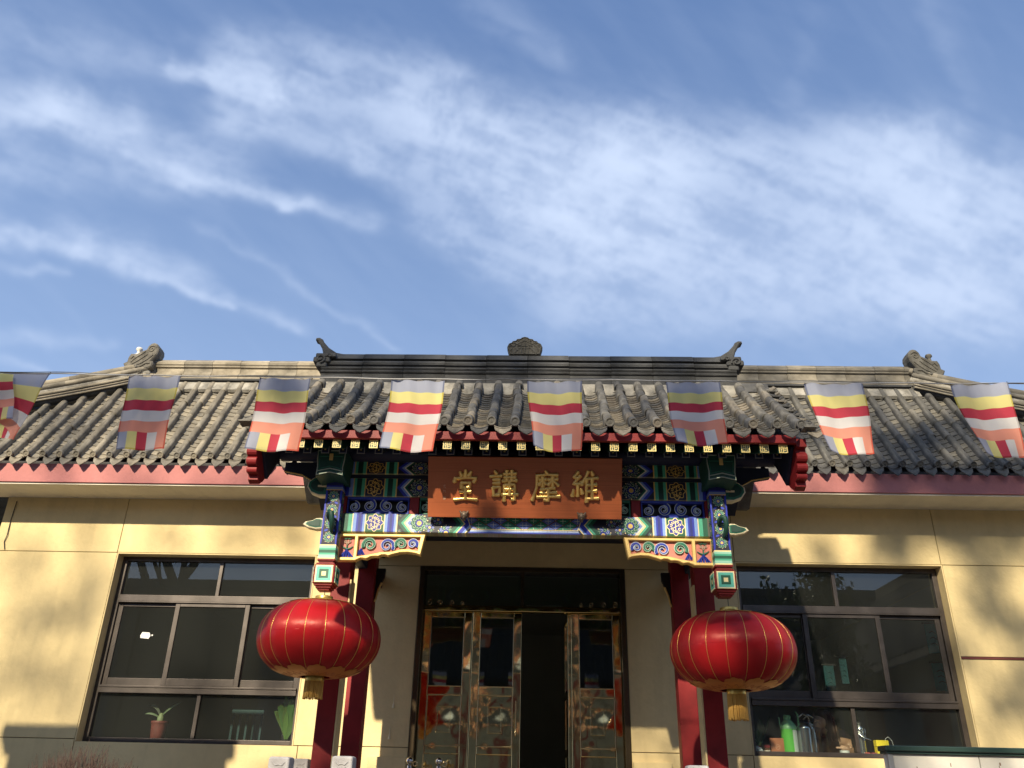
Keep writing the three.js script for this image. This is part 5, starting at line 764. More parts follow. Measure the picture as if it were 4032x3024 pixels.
  { const t = thing('green_thermos', 'bright green vacuum flask with a white side and handle on the sill', 'thermos', [wx(517), SY, -0.28]); const gr = phys([0.16, 0.62, 0.10], 0.3, { clearcoat: 0.4 }), gr2 = phys([0.30, 0.62, 0.32], 0.35); mesh('flask_body', lathe([[0, 0], [0.078, 0], [0.08, 0.02], [0.08, 0.245], [0.078, 0.26]], 28), gr, t); mesh('flask_shoulder', lathe([[0.079, 0.258], [0.082, 0.262], [0.082, 0.285], [0.07, 0.31], [0.042, 0.34], [0.036, 0.35]], 28), gr2, t); mesh('flask_cap', lathe([[0.037, 0.348], [0.038, 0.385], [0.034, 0.395], [0, 0.397]], 20), gr2, t); mesh('white_panel', [lathe([[0.0808, 0.015], [0.0808, 0.25]], 28)].map(g => { const q = new THREE.CylinderGeometry(0.081, 0.081, 0.235, 12, 1, true, 0.25, 1.5).translate(0, 0.133, 0); return q; }), std([0.72, 0.78, 0.70], 0.5), t); mesh('flask_handle', [sweep([[0.075, 0.27, 0.02], [0.105, 0.29, 0.02], [0.108, 0.40, 0.015], [0.09, 0.43, 0.01]], [0.008, 0.009, 0.009, 0.007], 8), sweep([[-0.078, 0.27, 0.02], [-0.088, 0.31, 0.02], [-0.085, 0.37, 0.01]], 0.006, 7), sweep([[-0.08, 0.16, 0.01], [-0.10, 0.15, 0.01], [-0.102, 0.08, 0.01], [-0.08, 0.06, 0.01]], 0.008, 7)], gr2, t); }
  const kettle = (lab, x, z, k, arm) => { const t = thing('steel_kettle', lab, 'vacuum jug', [x, SY, z], 'steel jugs on the window sill'); mesh('jug_body', lathe([[0, 0], [0.078 * k, 0], [0.08 * k, 0.01], [0.08 * k, 0.27], [0.076 * k, 0.285], [0.055 * k, 0.315], [0.05 * k, 0.32]], 30), steel, t); mesh('jug_base', lathe([[0.081 * k, 0], [0.082 * k, 0.02], [0.0805 * k, 0.022]], 30), M.black, t); mesh('jug_lid', lathe([[0.052 * k, 0.318], [0.054 * k, 0.335], [0.03 * k, 0.35], [0, 0.352]], 24), M.black, t); mesh('jug_handle', arm ? [sweep([[0.06 * k, 0.28, 0.05], [0.02, 0.2, 0.095], [-0.07, 0.27, 0.06]].map(p => p), 0.006, 7), sweep([[-0.06, 0.25, 0.05], [0.0, 0.19, 0.10], [0.07, 0.17, 0.09]], 0.007, 7)] : [sweep([[-0.045 * k, 0.32, 0], [-0.05 * k, 0.375, 0.01], [0, 0.41, 0.015], [0.055 * k, 0.385, 0.01], [0.065 * k, 0.34, 0]], [0.008, 0.01, 0.012, 0.01, 0.008], 8), sweep([[0.055, 0.33, 0.01], [0.09, 0.30, 0.03]], 0.012, 7)], steel, t); return t; };
  kettle('polished steel jug with an arched handle beside the green flask', wx(632), -0.29, 1, false); kettle('second steel jug half hidden behind the arched-handle jug', wx(702), -0.43, 0.95, false); kettle('steel jug with its handle folded down, alone beyond the window bar', wx(1044), -0.32, 0.62, true);
  { const t = thing('white_cup', 'plain white cup in front of the seated person', 'cup', [wx(893), SY, -0.235]); mesh('cup_body', lathe([[0, 0.002], [0.042, 0], [0.048, 0.066], [0.046, 0.068], [0.039, 0.006], [0, 0.006]], 24), M.whitePaint, t); }
  for (const [x, lab] of [[1062, 'small red packet under the folded-handle jug on the sill'], [1108, 'small dark red packet next to the yellow box on the sill']]) { const t = thing('red_packet', lab, 'packet', [wx(x), SY, -0.245]); mesh('packet_body', rb(-0.026, 0.026, 0, 0.055, -0.03, 0, 0.006), std(x < 1080 ? [0.5, 0.06, 0.06] : [0.28, 0.03, 0.05], 0.5), t); mesh('packet_band', rb(-0.0265, 0.0265, 0.02, 0.032, -0.0305, 0.0008, 0.002), M.whitePaint, t); }
  { const t = thing('yellow_box', 'bright yellow carton standing on the right window sill just above the white screen', 'box', [wx(1175), SY, -0.235]); const y = std([0.86, 0.66, 0.03], 0.5); mesh('carton_body', rb(-0.066, 0.064, 0, 0.11, -0.06, 0, 0.003), y, t); mesh('carton_lid', rb(-0.067, 0.065, 0.112, 0.172, -0.061, 0.001, 0.003), y, t); t.rotation.y = 0.12; }
  { const t = thing('wire_loop', 'thin white cable arching over the sill beside the yellow box', 'cable', [wx(1205), SY, -0.25]); mesh('cable', sweep([[-0.02, 0.12, 0], [0.0, 0.19, 0], [0.03, 0.205, 0], [0.06, 0.17, 0], [0.075, 0.09, 0], [0.078, 0.0, 0]], 0.003, 6), M.whitePaint, t); }
  { const t = thing('spiky_plant', 'dark feathery green plant behind the left part of the right window', 'potted plant', [wx(290), SY, -0.47]); mesh('pot', lathe([[0, 0.002], [0.05, 0], [0.065, 0.1], [0.07, 0.105], [0.06, 0.105], [0, 0.1]], 18), clayPot, t); const R = rng(17), lv = []; for (const [bx0, h, lean] of [[-0.03, 0.36, -0.06], [0.05, 0.22, 0.08]]) for (let i = 0; i < 26; i++) { const u = i / 26, s = i % 2 ? 1 : -1; lv.push(blade([bx0 + lean * u, 0.1 + u * h * 0.8, 0.02], [bx0 + lean * u + s * 0.03, 0.14 + u * h, 0.04], [bx0 + lean * u + s * (0.05 + R() * 0.02), 0.19 + u * h, 0.05], 0.006)); } mesh('foliage', lv, leafMat([0.09, 0.16, 0.06]), t); mesh('stem', [sweep([[-0.03, 0.1, 0.02], [-0.08, 0.42, 0.02]], 0.005, 5), sweep([[0.05, 0.1, 0.02], [0.12, 0.3, 0.02]], 0.005, 5)], leafMat([0.08, 0.12, 0.05], 0), t); }
}

// ---------------------------------------------------------------- the person at the right window
function blob(bones, cell, pad = 0.05, k = 0.02) { // smooth-joined tapered capsules
  let lo = [1e9, 1e9, 1e9], hi = [-1e9, -1e9, -1e9]; for (const [a, b, r, s] of bones) for (let i = 0; i < 3; i++) { lo[i] = Math.min(lo[i], a[i] - r, b[i] - s); hi[i] = Math.max(hi[i], a[i] + r, b[i] + s); }
  const half = Math.max(...[0, 1, 2].map(i => (hi[i] - lo[i]) / 2)) + pad, c = [0, 1, 2].map(i => (hi[i] + lo[i]) / 2), n = Math.min(110, Math.ceil(2 * half / cell));
  const mc = new MarchingCubes(n, new THREE.MeshBasicMaterial(), false, false, 120000); mc.isolation = 0; const h = n / 2;
  for (let z = 0; z < n; z++) for (let y = 0; y < n; y++) for (let x = 0; x < n; x++) {
    const px = (x - h) / h * half, py = (y - h) / h * half, pz = (z - h) / h * half; let d = 1e3;
    for (const [a, b, r, s] of bones) { const ax = a[0] - c[0], ay = a[1] - c[1], az = a[2] - c[2], vx = b[0] - a[0], vy = b[1] - a[1], vz = b[2] - a[2]; const l = vx * vx + vy * vy + vz * vz || 1e-9; const t = clamp(((px - ax) * vx + (py - ay) * vy + (pz - az) * vz) / l); const e = Math.hypot(px - ax - vx * t, py - ay - vy * t, pz - az - vz * t) - lerp(r, s, t); const q = Math.max(k - Math.abs(d - e), 0) / k; d = Math.min(d, e) - q * q * k * 0.25; }
    mc.field[x + y * n + z * n * n] = -d;
  }
  mc.update(); const cnt = mc.count !== undefined ? mc.count : mc.geometry.drawRange.count; const g = new THREE.BufferGeometry();
  g.setAttribute('position', new THREE.Float32BufferAttribute(mc.positionArray.slice(0, cnt * 3), 3)); g.setAttribute('normal', new THREE.Float32BufferAttribute(mc.normalArray.slice(0, cnt * 3), 3)); g.scale(half, half, half); g.translate(...c); return g;
}
{
  const X = 3.215, Z = -0.80, S = 1.05; // seated on a stool, bent forward over the sill, face turned down to the left
  const st = thing('stool', 'round wooden stool under the person at the right window', 'stool', [X + 0.12, S, Z - 0.22]); mesh('seat', lathe([[0, 0.46], [0.17, 0.46], [0.175, 0.45], [0.17, 0.43], [0, 0.43]], 24), M.woodRed, st); for (let i = 0; i < 4; i++) { const a = i * Math.PI / 2 + 0.7; mesh('leg', sweep([[Math.cos(a) * 0.12, 0.435, Math.sin(a) * 0.12], [Math.cos(a) * 0.16, 0.01, Math.sin(a) * 0.16]], [0.018, 0.014], 8), M.woodRed, st); }
  st.scale.y = 1.13; const p = thing('person', 'person with long brown hair and brown padded jacket, leaning forward behind the sill', 'person', [X, S + 0.06, Z]);
  const skin = phys([0.55, 0.33, 0.23], 0.55), hairM = std([0.085, 0.04, 0.022], 0.5), jk = std([0.30, 0.165, 0.10], 0.5, { bumpMap: rep(waveBump, 3), bumpScale: 0.02 }), tr = std([0.03, 0.03, 0.035], 0.8);
  const head = [-0.10, 1.18, 0.31], hip = [0.12, 0.55, -0.22], chest = [0.09, 0.975, 0.10], neck = [0.0, 1.075, 0.20];
  const hand = [-0.17, 1.15, 0.42];
  // one body: trunk, neck, arms, legs
  const B = [[hip, chest, 0.13, 0.135], [chest, neck, 0.12, 0.055], [neck, [-0.06, 1.11, 0.23], 0.05, 0.05], [[-0.09, 0.96, 0.10], [-0.20, 0.86, 0.26], 0.05, 0.042], [[-0.20, 0.86, 0.26], [-0.19, 1.08, 0.40], 0.04, 0.028], [[0.21, 0.985, 0.12], [0.24, 0.84, 0.30], 0.055, 0.045], [[0.24, 0.84, 0.30], [0.08, 0.90, 0.45], 0.042, 0.028],
    [[0.05, 0.53, -0.20], [-0.02, 0.50, 0.20], 0.085, 0.06], [[-0.02, 0.50, 0.20], [-0.03, 0.08, 0.17], 0.055, 0.035], [[-0.03, 0.05, 0.17], [-0.03, 0.035, 0.30], 0.035, 0.03], [[0.20, 0.53, -0.20], [0.26, 0.50, 0.18], 0.085, 0.06], [[0.26, 0.50, 0.18], [0.26, 0.08, 0.15], 0.055, 0.035], [[0.26, 0.05, 0.15], [0.26, 0.035, 0.28], 0.035, 0.03]];
  const body = blob(B, 0.012, 0.05, 0.05);
  const hb = blob([[head, [head[0] + 0.005, head[1] + 0.02, head[2] - 0.02], 0.085, 0.088], [[head[0] - 0.03, head[1] - 0.03, head[2] + 0.02], [head[0] - 0.06, head[1] - 0.075, head[2] + 0.035], 0.062, 0.035], [[head[0] - 0.085, head[1] - 0.005, head[2] + 0.035], [head[0] - 0.108, head[1] - 0.03, head[2] + 0.05], 0.012, 0.015], [[head[0] + 0.02, head[1] - 0.08, head[2] - 0.01], [-0.05, 1.08, 0.2], 0.05, 0.05], [[head[0] - 0.085, head[1] - 0.01, head[2] - 0.02], [head[0] - 0.088, head[1] + 0.01, head[2] - 0.02], 0.014, 0.012]], 0.0045, 0.03, 0.02);
  const fist = (h, d) => { const o = [[h, [h[0] + d[0] * 0.05, h[1] + d[1] * 0.05, h[2] + d[2] * 0.05], 0.027, 0.03]]; for (let i = 0; i < 4; i++) { const s = (i - 1.5) * 0.017, b = [h[0] + d[0] * 0.065 + s, h[1] + d[1] * 0.06, h[2] + d[2] * 0.06], L = [0.03, 0.034, 0.032, 0.026][i]; const m = [b[0] + d[0] * L, b[1] + d[1] * L, b[2] + d[2] * L + 0.006], e = [m[0] + 0.012, m[1] + d[1] * 0.018, m[2] - 0.022]; o.push([b, m, 0.0095, 0.009], [m, e, 0.009, 0.0078]); } o.push([[h[0] + 0.022, h[1] + 0.01, h[2] + 0.012], [h[0] + 0.04, h[1] + 0.045 * d[1] + 0.01, h[2] + 0.02], 0.011, 0.0095], [[h[0] + 0.04, h[1] + 0.045 * d[1] + 0.01, h[2] + 0.02], [h[0] + 0.045, h[1] + 0.08 * d[1] + 0.01, h[2] + 0.012], 0.0095, 0.008]); return blob(o, 0.003, 0.02, 0.008); };
  mesh('body', [body, hb, fist([-0.19, 1.09, 0.405], [0.15, 0.95, 0.1]), fist([0.07, 0.905, 0.46], [-0.85, 0.1, 0.4])], skin, p);
  const feat = []; for (const s of [-1, 1]) feat.push(new THREE.SphereGeometry(0.011, 10, 8).translate(head[0] - 0.078 + s * 0.012, head[1] + 0.005, head[2] + 0.04 + s * 0.028)); mesh('eye', feat, std([0.05, 0.03, 0.02], 0.3), p); mesh('mouth', sweep([[head[0] - 0.098, head[1] - 0.068, head[2] + 0.022], [head[0] - 0.096, head[1] - 0.072, head[2] + 0.045], [head[0] - 0.078, head[1] - 0.07, head[2] + 0.066]], 0.005, 6), std([0.38, 0.14, 0.12], 0.5), p);
  const grow = (l, q) => l.map(([a, b, r, s]) => [a, b, r + q, s + q]);
  mesh('jacket', blob(grow([B[0], [chest, [-0.005, 1.01, 0.13], 0.125, 0.085], ...B.slice(3, 7).map(b => b)].map(b => [b[0], b[1], b[2], b[3]]), 0.02), 0.012, 0.05, 0.06), jk, p);
  mesh('jacket_quilting', [0.16, 0.3, 0.42, 0.55].map(t => { const c = [lerp(hip[0], chest[0], t * 1.5), lerp(hip[1], chest[1], t * 1.5), lerp(hip[2], chest[2], t * 1.5)]; return new THREE.TorusGeometry(0.156, 0.012, 8, 28).rotateX(Math.PI / 2 - 0.5).translate(...c); }), jk, p);
  mesh('trousers', blob(grow([B[7], B[8].map((v, i) => i === 1 ? [-0.03, 0.14, 0.17] : v), B[10], B[11].map((v, i) => i === 1 ? [0.26, 0.14, 0.15] : v), [[0.06, 0.55, -0.2], [0.19, 0.55, -0.2], 0.1, 0.1]], 0.012), 0.014, 0.05, 0.05), tr, p);
  mesh('shoe', blob(grow([B[9], B[12]], 0.012), 0.01, 0.03, 0.02), M.black, p);
  const R = rng(5), H = [[[head[0] + 0.02, head[1] + 0.03, head[2] - 0.01], [head[0] + 0.035, head[1] + 0.0, head[2] - 0.01], 0.094, 0.094]]; const strands = []; for (let i = 0; i < 46; i++) { const a = R(), x = head[0] + 0.02 + a * 0.07 - 0.01, z = head[2] + 0.085 - R() * 0.14; strands.push(sweep([[head[0] + 0.02 + R() * 0.05, head[1] + 0.08 + R() * 0.015, z - 0.01], [x + 0.03, head[1] + 0.02, z + 0.01], [x + 0.035, head[1] - 0.08, z + 0.015 + R() * 0.03], [x + 0.03 + R() * 0.03, head[1] - 0.15 - R() * 0.06, z + 0.03]], [0.012, 0.016, 0.014, 0.005], 6)); }
  mesh('hair', [blob(H, 0.006, 0.03, 0.02), ...strands], hairM, p);
}
// ---------------------------------------------------------------- foreground
{ // white panelled booth
  const b = thing('white_screen', 'white panelled screen with a thin dark green top rim at the lower right', 'screen', [2.40, 0, 2.55]);
  const w = std([0.80, 0.78, 0.73], 0.55, { map: rep(stuccoMap, 0.5) }), gr = phys([0.022, 0.05, 0.045], 0.4), al = std([0.5, 0.5, 0.49], 0.4, { metalness: 0.5 });
  for (let i = 0; i < 4; i++) mesh('white_panel', rb(0.035 + i * 0.56, 0.59 + i * 0.56, 0.0, 1.845, 0.40, 0.43, 0.003), w, b);
  mesh('side_panel', [rb(0.006, 0.03, 0, 1.845, 0.34, 0.43, 0.003), rb(2.25, 2.275, 0, 1.845, 0.34, 0.43, 0.003)], w, b); mesh('corner_post', [rb(0.0, 0.032, 0, 1.85, 0.405, 0.438, 0.004), rb(2.25, 2.285, 0, 1.85, 0.405, 0.438, 0.004)], al, b);
  mesh('top_rim', [rb(-0.02, 2.30, 1.862, 1.895, 0.32, 0.47, 0.006), rb(-0.012, 2.292, 1.846, 1.863, 0.33, 0.452, 0.004)], gr, b);
  const R = rng(8), s = []; for (let i = 0; i < 9; i++) { const x = 0.1 + R() * 1.9, y = 1.70 + R() * 0.12; s.push(rb(x, x + 0.004 + R() * 0.006, y, y + 0.008 + R() * 0.02, 0.429, 0.4312, 0.0008)); } mesh('rust_spot', s, std([0.24, 0.17, 0.12], 0.9), b);
}
{ // pale stone posts of the terrace balustrade
  const post = (x, z, h, y0, lab) => { const t = thing('stone_post', lab, 'post', [x, y0, z], 'pale stone balustrade posts'); mesh('post_body', rb(-0.066, 0.066, 0, h, -0.066, 0.066, 0.016), M.postStone, t); mesh('post_carving', [sweep([[-0.04, h - 0.03, 0.067], [-0.02, h - 0.05, 0.068], [0.0, h - 0.045, 0.068], [0.02, h - 0.05, 0.068], [0.04, h - 0.03, 0.067]], 0.003, 5), ...[-1, 1].map(s => sweep(spiral(s * 0.025, h - 0.075, 0.067, 0.003, 0.014, 0, 1.3 * s, 12), 0.003, 5)), rb(-0.068, 0.068, h - 0.155, h - 0.145, -0.068, 0.068, 0.002)], M.postStone, t); return t; };
  M.postStone = std([0.55, 0.54, 0.56], 0.8, { map: rep(wearFine, 2), bumpMap: rep(grainBump, 2), bumpScale: 0.002 });
  post(-1.489, 3.4, 0.737, 1.0, 'pale stone post at the bottom edge under the left lantern, farthest left of the three'); post(-1.926, 1.15, 0.78, 1.0, 'narrow stone post farther back, between the two others under the left lantern'); post(-1.101, 3.4, 0.748, 1.0, 'pale stone post at the bottom edge before the left red column, nearest the door'); post(1.067, 3.4, 0.739, 1.0, 'pale stone post at the bottom edge below the right lantern');
}
{ // dry shrub
  const t = thing('dry_shrub', 'leafless brown twiggy shrub at the bottom left before the yellow wall', 'shrub', [-2.97, 0, 2.9]); const R = rng(14), tw = [], st = [];
  for (let i = 0; i < 9; i++) { const a = R() * 6.28, r = 0.25; st.push(sweep([[0, 0, 0], [Math.cos(a) * r * 0.4, 0.7, Math.sin(a) * r * 0.4], [Math.cos(a) * r, 1.35, Math.sin(a) * r]], [0.014, 0.011, 0.006], 6)); }
  for (let i = 0; i < 520; i++) { const a = R() * 6.28, q = Math.sqrt(R()) * 0.34, x = Math.cos(a) * q, z = Math.sin(a) * q, h = 1.76 - q * 0.45 + (R() - 0.5) * 0.16, y0 = h - 0.25 - R() * 0.3, d = (R() - 0.5) * 0.14, e = (R() - 0.5) * 0.14; tw.push(sweep([[x - d * 0.4, y0, z - e * 0.4], [x, (y0 + h) / 2, z], [x + d, h, z + e]], [0.0034, 0.0026, 0.0012], 4)); if (R() < 0.5) tw.push(sweep([[x, (y0 + h) / 2, z], [x - d * 0.8, h - 0.02, z + e]], [0.002, 0.001], 4)); }
  mesh('stem', st, std([0.10, 0.06, 0.04], 0.9), t); mesh('twigs', tw, std([0.10, 0.062, 0.05], 0.9), t);
}
for (const [x, lab] of [[-1.10, 'chrome barrier post with a gold ring by the left door jamb'], [-0.82, 'chrome barrier post with a gold ring before the left door leaf']]) { const t = thing('barrier_post', lab, 'barrier post', [x, 1.0, 0.35], 'barrier posts before the door'); const ch = phys([0.6, 0.6, 0.62], 0.12, { metalness: 1 }); mesh('pole', lathe([[0, 0], [0.13, 0], [0.135, 0.015], [0.03, 0.03], [0.022, 0.05], [0.022, 0.76], [0, 0.76]], 20), ch, t); mesh('ball', new THREE.SphereGeometry(0.036, 16, 12).translate(0, 0.80, 0), ch, t); mesh('ring', new THREE.TorusGeometry(0.02, 0.006, 8, 16).translate(0.055, 0.775, 0.01), M.brassEdge, t); }
// dim teal hangings inside the right window
for (const [x0, x1, y0, y1, lab] of [[4.76, 4.92, 3.12, 3.46, 'teal hanging seen dimly at the right edge of the right window, the upper one'], [4.76, 4.94, 2.70, 3.01, 'teal hanging seen dimly at the right edge of the right window, the lower one'], [3.49, 3.61, 2.68, 2.96, 'short teal hanging seen dimly in the middle pane of the right window, left of two'], [3.68, 3.77, 2.76, 3.05, 'narrow teal hanging seen dimly in the middle pane of the right window, right of two']]) { const t = thing('teal_hanging', lab, 'hanging', [(x0 + x1) / 2, y0, -1.32], 'teal hangings inside the hall'); mesh('cloth', rb(-(x1 - x0) / 2, (x1 - x0) / 2, 0, y1 - y0, 0, 0.012, 0.003), x0 > 4 ? std([0.03, 0.28, 0.30], 0.8) : std([0.006, 0.055, 0.065], 0.8), t); mesh('top_rod', rb(-(x1 - x0) / 2 - 0.02, (x1 - x0) / 2 + 0.02, y1 - y0, y1 - y0 + 0.02, -0.004, 0.016, 0.004), M.frameDark, t); mesh('mark', [0.3, 0.5, 0.7].map(k => sweep([[-(x1 - x0) * 0.25, (y1 - y0) * k, 0.0125], [0, (y1 - y0) * (k + 0.05), 0.0125], [(x1 - x0) * 0.25, (y1 - y0) * (k - 0.03), 0.0125]], 0.006, 5)), std([0.006, 0.05, 0.06], 0.8), t); }
// ceiling lamps in the dark hall, switched off
for (const [x, z, lab] of [[0.42, -2.2, 'unlit twin-tube ceiling lamp seen through the glass above the door, the nearer one'], [0.25, -5.0, 'unlit twin-tube ceiling lamp deeper in the dark hall']]) { const t = thing('ceiling_lamp', lab, 'ceiling lamp', [x, 4.3, z], 'unlit lamps on the hall ceiling'); mesh('fitting', rb(-0.3, 0.3, -0.04, 0, -0.1, 0.1, 0.006), M.whitePaint, t); for (const o of [-0.05, 0.05]) mesh('tube', new THREE.CylinderGeometry(0.014, 0.014, 0.58, 12).rotateZ(Math.PI / 2).translate(0, -0.056, o), std([0.9, 0.9, 0.9], 0.3), t); }

// ---------------------------------------------------------------- the court behind the camera: it shades the front and shows in the glass
function branchTree(t, base, H, seed, lean, mat, opt = {}) {
  const R = rng(seed), tr = [], li = [], tw = [], tips = [];
  const go = (p, d, len, r, lv) => {
    const n = 5, P = [p.clone()], q = p.clone(), v = d.clone(); for (let i = 0; i < n; i++) { v.add(new THREE.Vector3((R() - 0.5) * 0.22, (R() - 0.35) * 0.16, (R() - 0.5) * 0.22)).normalize(); q.addScaledVector(v, len / n); P.push(q.clone()); }
    const g = sweep(P.map(a => [a.x, a.y, a.z]), P.map((_, i) => lerp(r, r * 0.62, i / n)), lv < 2 ? 9 : lv < 4 ? 5 : 3); (lv === 0 ? tr : lv < 4 ? li : tw).push(g);
    if (lv >= 5) { tips.push(q.clone()); return; }
    const k = lv === 0 ? 4 : lv < 3 ? 3 : 3 + (R() < 0.5 ? 1 : 0);
    for (let i = 0; i < k; i++) { const at = lv === 0 ? (i < 1 ? P[n] : P[3 + (i % 3)]) : P[2 + Math.floor(R() * 4)]; const a = R() * 6.28 + i * 2.1, s = lv === 0 ? 0.55 : 0.75; const nd = v.clone().add(new THREE.Vector3(Math.cos(a) * s, 0.12 + (R() - 0.5) * 0.5, Math.sin(a) * s)).normalize(); go(at.clone(), nd, len * (0.62 + R() * 0.2), r * (lv === 0 ? 0.5 : 0.56), lv + 1); }
  };
  go(new THREE.Vector3(...base), new THREE.Vector3(...lean).normalize(), H * 0.42, H * 0.018, 0);
  mesh('trunk', tr, mat, t); mesh('limb', li, mat, t); const w = mesh('twigs', tw, mat, t); w.userData.kind = 'stuff'; return tips;
}
const bark = std([0.10, 0.085, 0.07], 0.95, { bumpMap: rep(grainBump, 0.6), bumpScale: 0.02 });
function leafCrown(t, name, clumps, n, size, mat, seed) { // small leaf faces spread through clumps [x,y,z,r]
  const R = rng(seed), g = new THREE.BufferGeometry(); g.setAttribute('position', new THREE.Float32BufferAttribute([-0.5, 0, 0, 0, -0.28, 0.06, 0.5, 0, 0, 0, 0.28, 0.06], 3)); g.setAttribute('uv', new THREE.Float32BufferAttribute([0, 0, 1, 0, 1, 1, 0, 1], 2)); g.setIndex([0, 1, 2, 0, 2, 3]); g.computeVertexNormals();
  const tot = clumps.reduce((a, c) => a + Math.round(n * c[4]), 0), im = new THREE.InstancedMesh(g, mat, tot); let k = 0; const m = new THREE.Matrix4(), q = new THREE.Quaternion(), e = new THREE.Euler();
  for (const c of clumps) for (let i = 0, N = Math.round(n * c[4]); i < N; i++) { let x, y, z; do { x = R() * 2 - 1; y = R() * 2 - 1; z = R() * 2 - 1; } while (x * x + y * y + z * z > 1); e.set(R() * 6.28, R() * 6.28, R() * 6.28); q.setFromEuler(e); const s = size * (0.6 + R() * 0.8); m.compose(new THREE.Vector3(c[0] + x * c[3], c[1] + y * c[3] * 0.8, c[2] + z * c[3]), q, new THREE.Vector3(s, s, s)); im.setMatrixAt(k++, m); }
  im.name = name; im.castShadow = true; im.userData.kind = 'stuff'; t.add(im);
}
{ // trees: clumps stand where they throw their soft shade on the front; [x, y, z] on the front, metres towards the sun, radius, leaf density
  const at = (x, y, z, t, r, d) => [x - 0.28 * t, y + 0.615 * t, z + t, r, d];
  const A = thing('bare_tree', 'tall mostly bare old tree in the court behind the viewer', 'tree'); const tips = branchTree(A, [-13.5, 0, 21], 19, 11, [0.10, 1, -0.05], bark);
  const B = thing('evergreen_tree', 'tall loose evergreen tree in the court behind the viewer', 'tree'); branchTree(B, [2.2, 0, 21], 18, 23, [-0.1, 1, 0.0], bark);
  leafCrown(A, 'withered_leaves', SHADE_A(at), 85, 0.16, leafMat([0.13, 0.11, 0.05], 0.3), 3); leafCrown(B, 'crown', SHADE_B(at), 105, 0.16, leafMat([0.05, 0.085, 0.035], 0.3), 4);
}
function SHADE_A(at) { return [
  // left wall: loose streaks
  at(-5.3, 3.1, 0, 20, 0.35, 0.7), at(-5.0, 2.6, 0, 21, 0.3, 0.55), at(-5.55, 3.7, 0, 20, 0.3, 0.4), at(-4.75, 3.5, 0, 21, 0.3, 0.45), at(-4.95, 3.2, 0, 19, 0.25, 0.4), at(-5.4, 2.5, 0, 20, 0.25, 0.4),
  at(-3.2, 4.0, 0, 20, 0.3, 0.4), at(-4.0, 4.05, 0, 19, 0.2, 0.25), at(-2.6, 4.05, 0, 19, 0.2, 0.25), at(-3.6, 2.55, 0, 19, 0.35, 0.6), at(-2.7, 2.7, 0, 19, 0.3, 0.4),
  // left flags, lantern and the edge of the roof
  at(-3.4, 3.85, 4, 14, 0.42, 3.2), at(-2.55, 3.75, 4, 14, 0.36, 2.4), at(-1.65, 3.95, 4, 14, 0.22, 0.8), at(-1.62, 2.32, 2.6, 15, 0.24, 1.0), at(-1.3, 2.34, 2.6, 15, 0.2, 0.8), at(-1.95, 2.32, 2.6, 15, 0.2, 0.8), at(-1.5, 2.88, 2.5, 14, 0.1, 0.25), at(-3.0, 4.6, 0.5, 18, 0.25, 0.4), at(-4.4, 5.4, 0.1, 18, 0.35, 0.4), at(-5.6, 5.4, 0.1, 18, 0.4, 0.5),
]; }
function SHADE_B(at) { return [
  // right roof and band
  at(3.5, 5.3, 0.2, 20, 0.45, 1.1), at(4.2, 5.2, 0.3, 20, 0.5, 2.5), at(4.9, 5.4, 0.2, 20, 0.55, 2.5), at(4.0, 5.8, -0.2, 20, 0.4, 0.9), at(3.9, 4.65, 0.5, 19, 0.3, 2.3), at(4.5, 4.6, 0.5, 19, 0.38, 3.1), at(5.2, 4.65, 0.4, 19, 0.42, 2.9), at(5.8, 4.7, 0.4, 19, 0.42, 1.5), at(5.5, 5.8, -0.2, 20, 0.5, 1.2), at(2.9, 5.3, 0.2, 19, 0.3, 0.5), at(3.0, 6.3, -0.5, 19, 0.35, 0.7), at(4.4, 6.35, -0.5, 19, 0.4, 0.8),
  // right wall
  at(5.0, 4.0, 0, 19, 0.42, 1.3), at(4.85, 3.5, 0, 20, 0.3, 0.8), at(5.15, 3.2, 0, 19, 0.25, 0.6), at(5.1, 2.6, 0, 20, 0.3, 0.8), at(4.75, 2.4, 0, 20, 0.22, 0.6), at(3.95, 4.05, 0, 19, 0.28, 0.9), at(3.2, 3.98, 0, 19, 0.16, 0.4), at(4.3, 3.0, 0, 19, 0.4, 1.0),  at(3.9, 2.35, 0, 19, 0.3, 0.9), at(3.6, 1.7, 0.5, 18, 0.25, 0.7),
  // right flag, lantern, porch roof
  at(1.1, 3.8, 4, 14, 0.32, 2.0), at(1.62, 2.32, 2.65, 15, 0.2, 0.8), at(1.5, 2.66, 2.65, 15, 0.08, 0.3), at(1.85, 2.4, 2.6, 15, 0.14, 0.5),
  at(-0.3, 4.85, 2.1, 17, 0.36, 0.9), at(0.35, 4.75, 2.2, 17, 0.28, 0.6), at(-0.9, 4.75, 2.2, 17, 0.36, 0.9), at(-1.6, 4.85, 2.1, 17, 0.4, 0.9), at(-0.2, 5.4, 1.8, 17, 0.42, 1.1), at(-1.2, 5.4, 1.8, 17, 0.45, 1.2), at(0.7, 5.4, 1.8, 17, 0.35, 0.8), at(1.5, 5.4, 1.8, 17, 0.3, 0.5), at(-1.9, 5.4, 1.8, 17, 0.35, 0.9), at(-0.34, 3.66, 2.35, 8, 0.10, 0.22),
]; }
